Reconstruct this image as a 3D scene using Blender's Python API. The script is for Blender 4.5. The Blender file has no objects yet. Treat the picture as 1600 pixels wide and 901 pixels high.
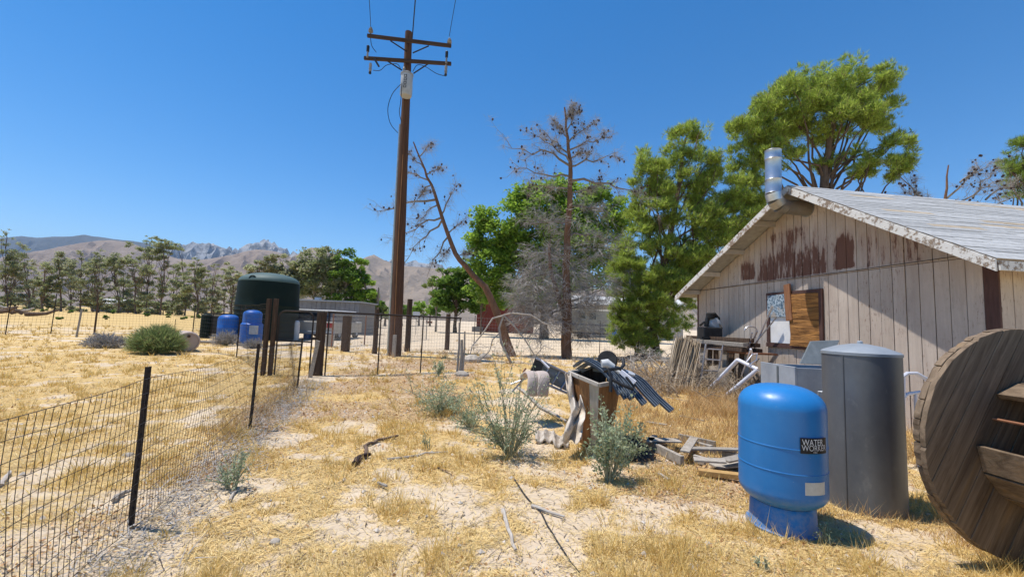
import bpy, math, random
import numpy as np
from mathutils import Vector, Matrix
random.seed(7); RNG = np.random.default_rng(7)
SC = bpy.context.scene
COL = SC.collection
# ------------------------------------------------------------------ camera
F, H0, ROLL, EYE = 640.0, 504.0, math.radians(2.2), 1.5
PIT = math.atan((H0-450.5)/F)
fw = np.array([0, math.cos(PIT), math.sin(PIT)]); up0 = np.array([0, -math.sin(PIT), math.cos(PIT)]); rt0 = np.array([1., 0, 0])
RT = rt0*math.cos(ROLL)+up0*math.sin(ROLL); UP = up0*math.cos(ROLL)-rt0*math.sin(ROLL); CP = np.array([0, 0, EYE])
cam = bpy.data.cameras.new('camera'); co = bpy.data.objects.new('camera', cam); COL.objects.link(co)
cam.sensor_width = 36; cam.lens = F/1600*36; cam.clip_end = 30000; cam.clip_start = 0.05
m3 = np.array([RT, UP, -fw]).T
co.matrix_world = Matrix([list(m3[0])+[0], list(m3[1])+[0], list(m3[2])+[EYE], [0, 0, 0, 1]])
SC.camera = co
# ------------------------------------------------------------------ sky, sun, exposure
SUN = np.array([-0.31, 0.03, 0.94]); SUN /= np.linalg.norm(SUN)
wd = bpy.data.worlds.new('World'); SC.world = wd; wd.use_nodes = True
nt = wd.node_tree; bg = nt.nodes['Background']
sk = nt.nodes.new('ShaderNodeTexSky'); sk.sky_type = 'NISHITA'; sk.sun_disc = False
sk.sun_elevation = math.asin(SUN[2]); sk.sun_rotation = math.atan2(SUN[0], SUN[1])
sk.altitude = 900; sk.air_density = 1.0; sk.dust_density = 0.0; sk.ozone_density = 2.0
hs = nt.nodes.new('ShaderNodeHueSaturation'); hs.inputs['Saturation'].default_value = 1.40
nt.links.new(sk.outputs[0], hs.inputs['Color']); nt.links.new(hs.outputs[0], bg.inputs[0]); bg.inputs[1].default_value = 0.15
sl = bpy.data.lights.new('sun', 'SUN'); sl.energy = 5.0; sl.angle = math.radians(0.5); sl.color = (1, 0.95, 0.87)
so = bpy.data.objects.new('sun', sl); COL.objects.link(so)
so.rotation_euler = Vector(SUN).to_track_quat('Z', 'Y').to_euler()
SC.view_settings.view_transform = 'Standard'; SC.view_settings.look = 'None'; SC.view_settings.gamma = 1
SC.view_settings.exposure = 0.22; SC.view_settings.use_curve_mapping = False
SC.cycles.max_bounces = 4; SC.cycles.diffuse_bounces = 3; SC.cycles.transparent_max_bounces = 4; SC.cycles.volume_bounces = 0

# ------------------------------------------------------------------ placing helpers (pixel of the photo -> world)
def ray(x, y): return fw+RT*(x-800)/F-UP*(y-450.5)/F
def G(x, y, z=0.0):
    d = ray(x, y); return CP+d*(z-EYE)/d[2]
def at(x, y, Y):
    d = ray(x, y); return CP+d*Y/d[1]
def V(*a): return np.array(a, float)
Z = V(0, 0, 1)
def unit(v): return np.asarray(v, float)/max(np.linalg.norm(v), 1e-9)

# ------------------------------------------------------------------ value noise
_tab = np.random.default_rng(3).random((256, 256))
def vnoise(x, y):
    xi = np.floor(x).astype(int); yi = np.floor(y).astype(int); fx = x-xi; fy = y-yi
    fx = fx*fx*(3-2*fx); fy = fy*fy*(3-2*fy)
    t = lambda a, b: _tab[a & 255, b & 255]
    return (t(xi, yi)*(1-fx)+t(xi+1, yi)*fx)*(1-fy)+(t(xi, yi+1)*(1-fx)+t(xi+1, yi+1)*fx)*fy
def fbm(x, y, o=4):
    s = 0; a = .5; n = 0
    for i in range(o):
        s = s+a*vnoise(x*2**i+17*i, y*2**i+31*i); n += a; a *= .5
    return s/n
def sstep(a, b, x):
    t = np.clip((x-a)/(b-a), 0, 1); return t*t*(3-2*t)

# ------------------------------------------------------------------ materials
class N:
    def __init__(s, name):
        s.m = bpy.data.materials.new(name); s.m.use_nodes = True; s.t = s.m.node_tree
        s.b = s.t.nodes['Principled BSDF']; s.out = s.t.nodes['Material Output']
    def n(s, typ, **kw):
        k = s.t.nodes.new(typ)
        for a, v in kw.items(): setattr(k, a, v)
        return k
    def l(s, a, b): s.t.links.new(a, b)
    def put(s, sock, v):
        if isinstance(v, bpy.types.NodeSocket): s.l(v, sock)
        elif isinstance(v, (tuple, list)) and len(v) == 3 and sock.type == 'RGBA': sock.default_value = (*v, 1)
        else: sock.default_value = v
    def math(s, op, a, b=0.0, c=None, clamp=False):
        k = s.n('ShaderNodeMath', operation=op); k.use_clamp = clamp
        s.put(k.inputs[0], a); s.put(k.inputs[1], b)
        if c is not None: s.put(k.inputs[2], c)
        return k.outputs[0]
    def mix(s, f, a, b, blend='MIX'):
        k = s.n('ShaderNodeMix', data_type='RGBA', blend_type=blend)
        s.put(k.inputs[0], f); s.put(k.inputs[6], a); s.put(k.inputs[7], b); return k.outputs[2]
    def coord(s, kind='Object', scale=(1, 1, 1)):
        tc = s.n('ShaderNodeTexCoord'); mp = s.n('ShaderNodeMapping'); s.l(tc.outputs[kind], mp.inputs[0])
        mp.inputs[3].default_value = scale; return mp.outputs[0]
    def noise(s, vec, scale=5, detail=5, rough=.6, dist=0):
        k = s.n('ShaderNodeTexNoise'); s.l(vec, k.inputs['Vector']); k.inputs['Scale'].default_value = scale
        k.inputs['Detail'].default_value = detail; k.inputs['Roughness'].default_value = rough; k.inputs['Distortion'].default_value = dist
        return k.outputs[0]
    def rng(s, v, a, b, c=0.0, d=1.0):
        k = s.n('ShaderNodeMapRange'); k.clamp = True; s.put(k.inputs[0], v)
        for i, q in enumerate((a, b, c, d)): k.inputs[i+1].default_value = q
        return k.outputs[0]
    def bump(s, h, strength=.3, dist=.01):
        k = s.n('ShaderNodeBump'); s.put(k.inputs['Height'], h); k.inputs['Strength'].default_value = strength; k.inputs['Distance'].default_value = dist
        s.l(k.outputs[0], s.b.inputs['Normal'])
    def fin(s, col, rough=.8, metal=0.0, spec=.3):
        s.put(s.b.inputs['Base Color'], col); s.put(s.b.inputs['Roughness'], rough); s.put(s.b.inputs['Metallic'], metal)
        s.b.inputs['Specular IOR Level'].default_value = spec; return s.m

def pm(name, c1, c2, scale=6, rough=.8, metal=0.0, stretch=(1, 1, 1), bump=.25, bd=.01, spec=.3, c3=None, t3=(.62, .72), s3=3, rnd=.25, detail=6):
    k = N(name); v = k.coord('Object', stretch); f = k.noise(v, scale, detail, .65)
    col = k.mix(k.rng(f, .32, .68), c1, c2)
    if c3 is not None:
        g = k.noise(k.coord('Object', stretch), s3, 7, .7); col = k.mix(k.rng(g, *t3), col, c3)
    oi = k.n('ShaderNodeObjectInfo'); w = k.rng(oi.outputs['Random'], 0, 1, 1-rnd, 1+rnd*.4)
    col = k.mix(1.0, col, w, 'MULTIPLY')
    if bump: k.bump(f, bump, bd)
    return k.fin(col, rough, metal, spec)

def leafm(name, c1, c2, trans=.35, rough=.6, c3=None):
    k = N(name); g = k.n('ShaderNodeNewGeometry'); r = g.outputs['Random Per Island']
    col = k.mix(r, c1, c2)
    if c3 is not None: col = k.mix(k.rng(k.math('FRACT', k.math('MULTIPLY', r, 37.7)), .8, .9), col, c3)
    k.fin(col, rough, 0, .25)
    tr = k.n('ShaderNodeBsdfTranslucent'); k.l(col, tr.inputs[0]); ms = k.n('ShaderNodeMixShader'); ms.inputs[0].default_value = trans
    k.l(k.b.outputs[0], ms.inputs[1]); k.l(tr.outputs[0], ms.inputs[2]); k.l(ms.outputs[0], k.out.inputs[0]); return k.m

M = {}
M['bark'] = pm('bark', (.10, .065, .045), (.19, .13, .09), 9, .9, stretch=(1, 1, .25), bump=.8, bd=.03)
M['bark_red'] = pm('bark_red', (.13, .065, .035), (.26, .14, .08), 9, .9, stretch=(1, 1, .3), bump=.8, bd=.03)
M['bark_pale'] = pm('bark_pale', (.20, .16, .12), (.32, .27, .22), 7, .9, bump=.4, bd=.02)
M['twig'] = leafm('dead_twig', (.26, .235, .21), (.48, .445, .41), .1, .9)
M['cone'] = pm('cone', (.03, .017, .015), (.07, .04, .035), 40, .8)
M['deadwood'] = pm('deadwood', (.32, .27, .22), (.5, .45, .39), 12, .9, bump=.5)
M['leaf'] = leafm('leaf_green', (.15, .27, .03), (.33, .47, .065), .58)
M['leaf_dark'] = leafm('leaf_dark', (.09, .175, .025), (.19, .30, .045), .55)
M['leaf_pale'] = leafm('leaf_pale', (.15, .22, .045), (.28, .34, .09), .4)
M['needle'] = leafm('needle', (.25, .35, .05), (.52, .62, .125), .62, c3=(.20, .17, .09))
M['needle_dark'] = leafm('needle_dark', (.18, .28, .04), (.37, .48, .09), .6, c3=(.16, .13, .08))
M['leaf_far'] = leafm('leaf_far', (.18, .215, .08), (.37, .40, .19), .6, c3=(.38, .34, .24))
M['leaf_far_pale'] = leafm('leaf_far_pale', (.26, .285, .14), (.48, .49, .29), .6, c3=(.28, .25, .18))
M['salt'] = leafm('saltbush_leaf', (.25, .315, .165), (.49, .54, .36), .4)
M['salt_stem'] = pm('saltbush_stem', (.28, .28, .16), (.40, .38, .26), 20, .9)
M['thistle'] = leafm('thistle', (.16, .22, .07), (.34, .40, .16), .45, c3=(.25, .18, .10))
M['straw'] = leafm('straw', (.58, .385, .11), (.88, .66, .26), .35)
M['straw_lit'] = leafm('straw_litter', (.56, .385, .14), (.90, .71, .35), .15, c3=(.36, .28, .2))
M['weed'] = leafm('brown_weed', (.48, .30, .12), (.78, .56, .27), .25, c3=(.34, .18, .09))
M['twig_dark'] = leafm('twig_dark', (.07, .05, .04), (.25, .19, .14), .05, .9)
M['litter'] = leafm('leaf_litter', (.38, .19, .075), (.70, .44, .20), .15, c3=(.7, .6, .48))
M['chips'] = pm('chips', (.42, .36, .30), (.68, .62, .55), 30, .9, rnd=0)
M['pole'] = pm('creosote_pole', (.048, .024, .014), (.125, .060, .033), 5, .85, stretch=(5, 5, .25), bump=.6, bd=.02, c3=(.045, .03, .024), s3=3)
M['post_wood'] = pm('dark_post', (.045, .028, .019), (.13, .08, .05), 6, .9, stretch=(4, 4, .4), bump=.6, bd=.02)
M['grey_wood'] = pm('grey_wood', (.27, .235, .195), (.46, .41, .35), 6, .9, stretch=(4, 4, 4), bump=.4)
M['tpost'] = pm('tpost', (.016, .013, .012), (.05, .032, .025), 20, .75, c3=(.12, .055, .03), t3=(.6, .75), s3=9)
M['wire'] = pm('wire', (.04, .036, .033), (.10, .085, .075), 20, .6, metal=.3, bump=0)
M['galv_wire'] = pm('galv_wire', (.20, .19, .18), (.33, .32, .31), 20, .55, metal=.4, bump=0)
M['galv'] = pm('galvanised', (.42, .46, .52), (.62, .66, .72), 5, .34, metal=.75, bump=.05, c3=(.3, .3, .3), s3=2)
M['galv_dull'] = pm('galvanised_dull', (.30, .29, .26), (.42, .40, .36), 5, .42, metal=.6, bump=.05)
M['metal_grey'] = pm('metal_grey', (.30, .32, .35), (.42, .44, .47), 4, .5, bump=.05, c3=(.25, .24, .23), s3=2.4)
M['crossarm'] = pm('crossarm', (.030, .018, .012), (.085, .050, .032), 5, .85, stretch=(.4, 4, 4), bump=.5, c3=(.16, .12, .09), t3=(.62, .75))
M['porcelain'] = pm('porcelain', (.22, .21, .20), (.34, .33, .32), 8, .3, bump=0)
M['black'] = pm('black_plastic', (.012, .012, .013), (.03, .03, .032), 12, .5)
M['rubber'] = pm('rubber', (.018, .017, .017), (.045, .042, .04), 15, .85)
M['transformer'] = pm('transformer_grey', (.30, .32, .34), (.40, .42, .44), 4, .5, bump=.05)
def blue_mat():
    k = N('blue_paint'); c = k.coord('Object'); a = k.noise(c, 2.2, 6, .6); s = k.noise(k.coord('Object', (1, 1, .12)), 34, 6, .75); d = k.noise(c, 26, 7, .7)
    col = k.mix(k.rng(a, .35, .65), (.012, .155, .42), (.022, .19, .48)); col = k.mix(k.rng(s, .66, .74, 0, .35), col, (.16, .30, .52))
    sp = k.n('ShaderNodeSeparateXYZ'); k.l(c, sp.inputs[0]); dust = k.math('MULTIPLY', k.rng(sp.outputs[2], .34, .0), k.rng(d, .38, .66), clamp=True)
    col = k.mix(k.math('MULTIPLY', dust, .55), col, (.42, .36, .30)); col = k.mix(k.rng(k.noise(c, 60, 3, .6), .70, .76, 0, .5), col, (.30, .34, .42))
    k.bump(a, .05, .02); return k.fin(col, k.rng(d, .3, .7, .30, .48), 0, .45)
M['blue'] = blue_mat()
M['blue_far'] = pm('blue_far', (.012, .10, .42), (.03, .15, .50), 4, .45, bump=.03, rnd=.1)
M['greytank'] = pm('dark_galvanised', (.105, .108, .115), (.155, .158, .165), 3, .48, metal=.35, bump=.06, c3=(.22, .22, .22), t3=(.60, .80), s3=7, stretch=(1, 1, .6))
M['greytop_sunlit'] = pm('galvanised_top_sunlit', (.33, .36, .39), (.42, .45, .48), 5, .5, metal=.2, bump=.05)  # paler than the tank sides: high sun on the lid put into its colour
M['green_tank'] = pm('green_tank', (.006, .014, .010), (.010, .020, .015), 2, .6, bump=.03, spec=.12)
M['white_label'] = pm('label_paper', (.55, .53, .45), (.66, .63, .56), 30, .7, bump=0)
M['label_black'] = pm('label_black', (.012, .012, .014), (.02, .02, .022), 30, .5, bump=0)
M['label_text'] = pm('label_text', (.6, .6, .6), (.7, .7, .7), 30, .6, bump=0)
def reel_mat():
    k = N('reel_plank'); tc = k.n('ShaderNodeTexCoord'); mp = k.n('ShaderNodeMapping'); mp.inputs[2].default_value = (0, -.52, 0); k.l(tc.outputs['Object'], mp.inputs[0])
    m2 = k.n('ShaderNodeMapping'); k.l(mp.outputs[0], m2.inputs[0]); m2.inputs[3].default_value = (9, 3, .5)
    a = k.noise(m2.outputs[0], 3.2, 8, .7, .6); b = k.noise(m2.outputs[0], .75, 4, .6); oi = k.n('ShaderNodeObjectInfo')
    col = k.mix(k.rng(a, .34, .66), (.105, .072, .046), (.27, .195, .13)); col = k.mix(k.rng(b, .56, .72, 0, .8), col, (.33, .20, .085))
    col = k.mix(1.0, col, k.rng(oi.outputs['Random'], 0, 1, .88, 1.1), 'MULTIPLY'); k.bump(a, .7, .006); return k.fin(col, .88, 0, .2)
M['plank_reel'] = reel_mat()
M['brown_paint'] = pm('brown_paint', (.085, .042, .034), (.13, .068, .055), 8, .8, stretch=(3, 3, .5), bump=.2)
M['white_paint'] = pm('white_paint', (.66, .65, .63), (.78, .77, .75), 5, .6, bump=.1)
M['white_tube'] = pm('white_tube', (.62, .62, .68), (.76, .75, .80), 9, .35, bump=.05, c3=(.42, .40, .42), t3=(.6, .75))
M['alu'] = pm('aluminium', (.38, .38, .42), (.52, .52, .56), 14, .38, metal=.5, bump=.05)
M['cloth'] = pm('cloth', (.44, .37, .30), (.62, .55, .47), 7, .95, bump=.5, bd=.02, c3=(.34, .25, .17))
M['cushion'] = pm('cushion', (.40, .32, .27), (.52, .43, .38), 9, .9, bump=.3)
M['oldwood'] = pm('orange_wood', (.20, .085, .03), (.40, .20, .08), 5, .7, stretch=(5, 5, .5), bump=.35)
M['veneer'] = pm('pale_veneer', (.42, .34, .25), (.56, .48, .37), 5, .7, stretch=(5, 5, .5), bump=.2)
M['slate'] = pm('slate_plastic', (.075, .095, .12), (.13, .155, .19), 8, .38, bump=.08, spec=.5)
M['slate_panel'] = pm('slate_panel', (.12, .135, .14), (.19, .205, .21), 8, .6, bump=.1)
M['plank_orange'] = pm('plank_orange', (.45, .26, .09), (.58, .37, .15), 6, .8, stretch=(3, 3, 3))
M['rusty'] = pm('rusty', (.22, .09, .05), (.36, .17, .09), 9, .85)
M['reed'] = leafm('reed', (.30, .22, .14), (.55, .44, .31), .1, .9)
M['red_shed'] = pm('red_siding', (.20, .045, .03), (.28, .07, .05), 4, .8)
M['beige'] = pm('beige_panel', (.40, .37, .32), (.50, .47, .42), 4, .6)
M['dark_glass'] = pm('dark_glass', (.015, .017, .02), (.03, .033, .036), 4, .15, bump=0, spec=.6)
M['grey_siding'] = pm('grey_siding', (.16, .16, .17), (.22, .22, .23), 4, .8)
M['rock'] = pm('rock', (.34, .29, .23), (.52, .46, .39), 6, .95, bump=.6, bd=.03)
M['tail'] = pm('tail_light', (.35, .02, .02), (.45, .04, .03), 8, .3, bump=0)

# ------------------------------------------------------------------ mesh helpers
WLOC = {}
def reg(o, parent, loc):
    COL.objects.link(o); w = np.array(loc, float); WLOC[o.name] = w
    if parent is not None:
        o.parent = parent; o.location = tuple(w-WLOC[parent.name])
    else: o.location = tuple(w)
    return o
def tag(o, label=None, cat=None, group=None, kind=None):
    if label: o['label'] = label
    if cat: o['category'] = cat
    if group: o['group'] = group
    if kind: o['kind'] = kind
    return o
def thing(name, label, cat, loc, group=None):
    return tag(reg(bpy.data.objects.new(name, None), None, loc), label, cat, group)
def raw(name, v, faces_n, idx, mat, parent=None, loc=None, smooth=False):
    """v (n,3) world coords; faces_n sizes; idx flat loop indices"""
    if loc is None: loc = WLOC[parent.name] if parent is not None else (0, 0, 0)
    me = bpy.data.meshes.new(name); v = np.asarray(v, np.float32)-np.asarray(loc, np.float32)
    idx = np.asarray(idx, np.int32); faces_n = np.asarray(faces_n, np.int32)
    me.vertices.add(len(v)); me.vertices.foreach_set('co', v.ravel())
    me.loops.add(len(idx)); me.loops.foreach_set('vertex_index', idx)
    me.polygons.add(len(faces_n)); st = np.concatenate([[0], np.cumsum(faces_n)[:-1]]).astype(np.int32)
    me.polygons.foreach_set('loop_start', st)
    try: me.polygons.foreach_set('loop_total', faces_n)
    except Exception: pass
    me.polygons.foreach_set('use_smooth', np.full(len(faces_n), smooth))
    me.update(calc_edges=True); me.validate()
    if smooth: me.set_sharp_from_angle(angle=math.radians(40))
    if mat: me.materials.append(mat)
    return reg(bpy.data.objects.new(name, me), parent, loc)

class MB:
    def __init__(s): s.v = []; s.fn = []; s.ix = []; s.k = 0
    def add(s, v, faces):
        v = np.asarray(v, float).reshape(-1, 3); s.v.append(v)
        for f in faces: s.fn.append(len(f)); s.ix.extend([i+s.k for i in f])
        s.k += len(v); return s
    def hexa(s, p):  # 8 points: bottom 4 ccw, top 4 ccw
        return s.add(p, [(3, 2, 1, 0), (4, 5, 6, 7), (0, 1, 5, 4), (1, 2, 6, 5), (2, 3, 7, 6), (3, 0, 4, 7)])
    def obox(s, c, ax, ay, az):  # half-axes
        c, ax, ay, az = map(np.asarray, (c, ax, ay, az))
        return s.hexa([c-ax-ay-az, c+ax-ay-az, c+ax+ay-az, c-ax+ay-az, c-ax-ay+az, c+ax-ay+az, c+ax+ay+az, c-ax+ay+az])
    def box(s, x0, x1, y0, y1, z0, z1):
        return s.obox(((x0+x1)/2, (y0+y1)/2, (z0+z1)/2), ((x1-x0)/2, 0, 0), (0, (y1-y0)/2, 0), (0, 0, (z1-z0)/2))
    def beam(s, a, b, w, h, up=(0, 0, 1)):
        a, b = np.asarray(a, float), np.asarray(b, float); d = b-a; L = np.linalg.norm(d); d = d/L
        x = np.cross(d, up)
        if np.linalg.norm(x) < 1e-4: x = np.cross(d, (1, 0, 0))
        x = unit(x); y = np.cross(x, d); return s.obox((a+b)/2, x*w/2, d*L/2, y*h/2)
    def tube(s, pts, r, n=8, cap=True):
        pts = [np.asarray(p, float) for p in pts]; m = len(pts); r = [r]*m if np.isscalar(r) else list(r)
        d = unit(pts[1]-pts[0]); x = np.cross(d, (0.13, 0.31, .94))
        if np.linalg.norm(x) < 1e-3: x = np.cross(d, (1, 0, 0))
        x = unit(x); vs = []
        for i, p in enumerate(pts):
            t = unit(pts[min(i+1, m-1)]-pts[max(i-1, 0)]); x = unit(x-t*(x@t)); y = np.cross(t, x)
            for j in range(n):
                a = 2*math.pi*j/n; vs.append(p+(x*math.cos(a)+y*math.sin(a))*r[i])
        fs = [(i*n+j, i*n+(j+1) % n, (i+1)*n+(j+1) % n, (i+1)*n+j) for i in range(m-1) for j in range(n)]
        if cap: fs += [tuple(range(n-1, -1, -1)), tuple((m-1)*n+j for j in range(n))]
        return s.add(vs, fs)
    def lathe(s, prof, c, n=32, axis=(0, 0, 1), x=None):  # prof (r, h)
        axis = unit(axis); x = unit(np.cross(axis, (0, 1, .01)) if x is None else x); y = np.cross(axis, x); c = np.asarray(c, float); vs = []
        for r, h in prof:
            for j in range(n):
                a = 2*math.pi*j/n; vs.append(c+axis*h+(x*math.cos(a)+y*math.sin(a))*max(r, 1e-4))
        m = len(prof)
        fs = [(i*n+j, i*n+(j+1) % n, (i+1)*n+(j+1) % n, (i+1)*n+j) for i in range(m-1) for j in range(n)]
        fs += [tuple(range(n-1, -1, -1)), tuple((m-1)*n+j for j in range(n))]
        return s.add(vs, fs)
    def prism(s, poly, ext):
        poly = [np.asarray(p, float) for p in poly]; n = len(poly); ext = np.asarray(ext, float)
        return s.add(poly+[p+ext for p in poly], [tuple(range(n-1, -1, -1)), tuple(range(n, 2*n))]+[(i, (i+1) % n, n+(i+1) % n, n+i) for i in range(n)])
    def ball(s, c, r, n=8, m=5, sq=(1, 1, 1)):
        vs = [np.asarray(c)+np.array(sq)*V(0, 0, -r)]; fs = []
        for i in range(1, m):
            t = math.pi*i/m
            for j in range(n):
                a = 2*math.pi*j/n; vs.append(np.asarray(c)+np.array(sq)*r*V(math.sin(t)*math.cos(a), math.sin(t)*math.sin(a), -math.cos(t)))
        vs.append(np.asarray(c)+np.array(sq)*V(0, 0, r)); e = len(vs)-1
        for j in range(n): fs.append((0, 1+(j+1) % n, 1+j)); fs.append((e, e-n+j, e-n+(j+1) % n))
        for i in range(m-2):
            for j in range(n): a = 1+i*n; fs.append((a+j, a+(j+1) % n, a+n+(j+1) % n, a+n+j))
        return s.add(vs, fs)
    def build(s, name, mat, parent=None, loc=None, smooth=False, bevel=0):
        o = raw(name, np.concatenate(s.v), s.fn, s.ix, mat, parent, loc, smooth)
        if bevel:
            b = o.modifiers.new('bevel', 'BEVEL'); b.width = bevel; b.segments = 2; b.limit_method = 'ANGLE'
        return o
def tri_soup(name, tris, mat, parent=None, loc=None):
    t = np.asarray(tris).reshape(-1, 3, 3); n = len(t)
    return raw(name, t.reshape(-1, 3), np.full(n, 3), np.arange(n*3), mat, parent, loc)
def quad_soup(name, q, mat, parent=None, loc=None):
    q = np.asarray(q).reshape(-1, 4, 3); n = len(q)
    return raw(name, q.reshape(-1, 3), np.full(n, 4), np.arange(n*4), mat, parent, loc)
def rdir(n, rng=RNG):
    v = rng.normal(size=(n, 3)); return v/np.linalg.norm(v, axis=1)[:, None]
def leaf_quads(pos, size, rng=RNG, aspect=.55, up=.4):
    n = len(pos); nr = rdir(n, rng); nr[:, 2] = np.abs(nr[:, 2])+up; nr /= np.linalg.norm(nr, axis=1)[:, None]
    a = rdir(n, rng); a -= nr*(a*nr).sum(1)[:, None]; a /= np.linalg.norm(a, axis=1)[:, None]; b = np.cross(nr, a)
    s = (size*rng.uniform(.6, 1.35, n))[:, None]
    return np.stack([pos-a*s*.5, pos+b*s*aspect*.5-a*s*.05, pos+a*s*.5, pos-b*s*aspect*.5-a*s*.05], 1)
def needle_tris(org, dirs, k, ln, wd, spread, rng=RNG):
    o = np.repeat(org, k, 0); d = np.repeat(dirs, k, 0)+rng.normal(size=(len(org)*k, 3))*spread
    d /= np.linalg.norm(d, axis=1)[:, None]; s = np.cross(d, rdir(len(d), rng)); s /= np.linalg.norm(s, axis=1)[:, None]
    L = (ln*rng.uniform(.6, 1.2, len(d)))[:, None]
    o = o+rng.normal(size=o.shape)*ln*.12
    return np.stack([o-s*wd/2, o+s*wd/2, o+d*L], 1)
def path(a, b, n=6, sag=0.0, jit=0.0, rng=RNG):
    a, b = np.asarray(a, float), np.asarray(b, float); L = np.linalg.norm(b-a); out = []
    for i in range(n):
        t = i/(n-1); p = a+(b-a)*t+Z*sag*4*t*(1-t)
        if 0 < i < n-1: p = p+rng.normal(size=3)*jit*L
        out.append(p)
    return out

# ------------------------------------------------------------------ ground
def straw_mask(x, y):
    n = fbm(x*.7+5, y*.7+9, 5); n2 = fbm(x*2.7+50, y*2.7+3, 4)
    m = sstep(.415, .58, n*.42+n2*.58)
    fencex = -2.5-.315*(y-2.88)                       # field beyond the wire fence: denser straw
    m = np.where(x < fencex-.1, np.clip(m*.75+.42, 0, 1)*sstep(.36, .47, n*.35+n2*.65), m)
    track = np.exp(-((x-(.15+.02*y))/.55)**2)*sstep(3.2, 4.5, y)*sstep(12, 8, y)
    m = m*(1-.55*track)
    right = sstep(1.2, 2.0, x-.06*(y-5))*sstep(4.6, 5.6, y)*sstep(16, 12, y)
    m = np.maximum(m, right*.95)
    yard = sstep(18.5, 20.5, y)*sstep(-.62, -.52, x/np.maximum(y, .1)); m = m*(1-yard*.85)
    far = sstep(24, 40, y)*sstep(-.52, -.62, x/np.maximum(y, .1)); m = np.maximum(m, far*(.55+.45*n2))
    return m
def brown_mask(x, y):
    n = fbm(x*.9+80, y*.9+40, 4)
    z1 = np.exp(-((x+2.6)/1.6)**2)*sstep(5.2, 6.8, y)*sstep(17, 14, y)*1.35
    z2 = np.exp(-((x-1.9)/1.1)**2)*sstep(3.4, 4.2, y)*sstep(7, 5.6, y)*.8
    z3 = np.exp(-((x+2.9+.2*(y-4))/.5)**2)*sstep(2, 3.5, y)*sstep(8, 6, y)*.8
    return np.clip(np.maximum(np.maximum(z1, z2), z3)*sstep(.3, .55, n)*1.2+.25*sstep(.52, .66, n), 0, 1)
def gh(x, y):
    x = np.asarray(x, float); y = np.asarray(y, float)
    a = sstep(400, 40, np.hypot(x, y))
    return a*((fbm(x*.35+11, y*.35+7, 3)-.5)*.09+(fbm(x*2.3, y*2.3, 3)-.5)*.035)
def zg(p): return float(gh(p[0], p[1]))
def make_ground():
    nx, ny = 520, 430
    t = np.linspace(-1, 1, nx); xs = 7000*np.sinh(9.3*t)/math.sinh(9.3)
    t = np.linspace(-.45, 1, ny); ys = 7000*np.sinh(9.3*t)/math.sinh(9.3)+2.2
    X, Y = np.meshgrid(xs, ys); Zc = gh(X, Y)
    v = np.stack([X, Y, Zc], -1).reshape(-1, 3)
    i = np.arange((ny-1)*nx).reshape(ny-1, nx)[:, :-1].ravel(); f = np.stack([i, i+1, i+nx+1, i+nx], 1)
    k = N('dry_ground'); av = k.n('ShaderNodeAttribute', attribute_name='straw'); ab = k.n('ShaderNodeAttribute', attribute_name='brown')
    c = k.coord('Object'); n1 = k.noise(c, 1.3, 8, .65); n2 = k.noise(c, 14, 8, .7); n3 = k.noise(c, 90, 4, .7)
    sand = k.mix(k.rng(n1, .35, .65), (.65, .52, .37), (.52, .40, .275)); sand = k.mix(k.rng(n3, .35, .7, 0, .5), sand, (.72, .615, .465)); sand = k.mix(k.rng(k.noise(c, .45, 5, .6), .42, .62, 0, .45), sand, (.56, .43, .29))
    sand = k.mix(k.rng(n2, .58, .74, 0, .5), sand, (.46, .36, .25)); sand = k.mix(k.rng(k.noise(c, 38, 6, .75), .62, .72, 0, .4), sand, (.40, .31, .22))
    fib = k.noise(k.coord('Object', (1, .23, 1)), 70, 5, .75, 1.5); fib2 = k.noise(k.coord('Object', (.22, 1, 1)), 64, 5, .75, 1.5)
    fb = k.math('MAXIMUM', fib, fib2)
    straw = k.mix(k.rng(fb, .42, .70), (.46, .295, .105), (.76, .545, .225))
    sm = k.rng(k.math('ADD', av.outputs['Fac'], k.math('MULTIPLY', k.math('SUBTRACT', n2, .5), 1.6)), .30, .62, 0, .92)
    col = k.mix(sm, sand, straw)
    chips = k.n('ShaderNodeTexVoronoi'); chips.inputs['Scale'].default_value = 38; k.l(c, chips.inputs['Vector'])
    br = k.mix(chips.outputs['Color'], (.24, .13, .065), (.55, .40, .25))
    bm = k.rng(k.math('ADD', ab.outputs['Fac'], k.math('MULTIPLY', k.math('SUBTRACT', n2, .5), 1.8)), .42, .75, 0, .85)
    col = k.mix(bm, col, br)
    k.bump(k.math('ADD', k.math('MULTIPLY', n2, .6), k.math('ADD', k.math('MULTIPLY', n3, .25), k.math('MULTIPLY', fb, .3))), .6, .03)
    o = raw('ground', v, np.full(len(f), 4), f.ravel(), k.fin(col, .95, 0, .1), None, (0, 0, 0), True)
    for nm, fn in (('straw', straw_mask), ('brown', brown_mask)):
        a = o.data.attributes.new(nm, 'FLOAT', 'POINT'); a.data.foreach_set('value', fn(X, Y).ravel().astype(np.float32))
    o['kind'] = 'structure'
make_ground()

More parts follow.
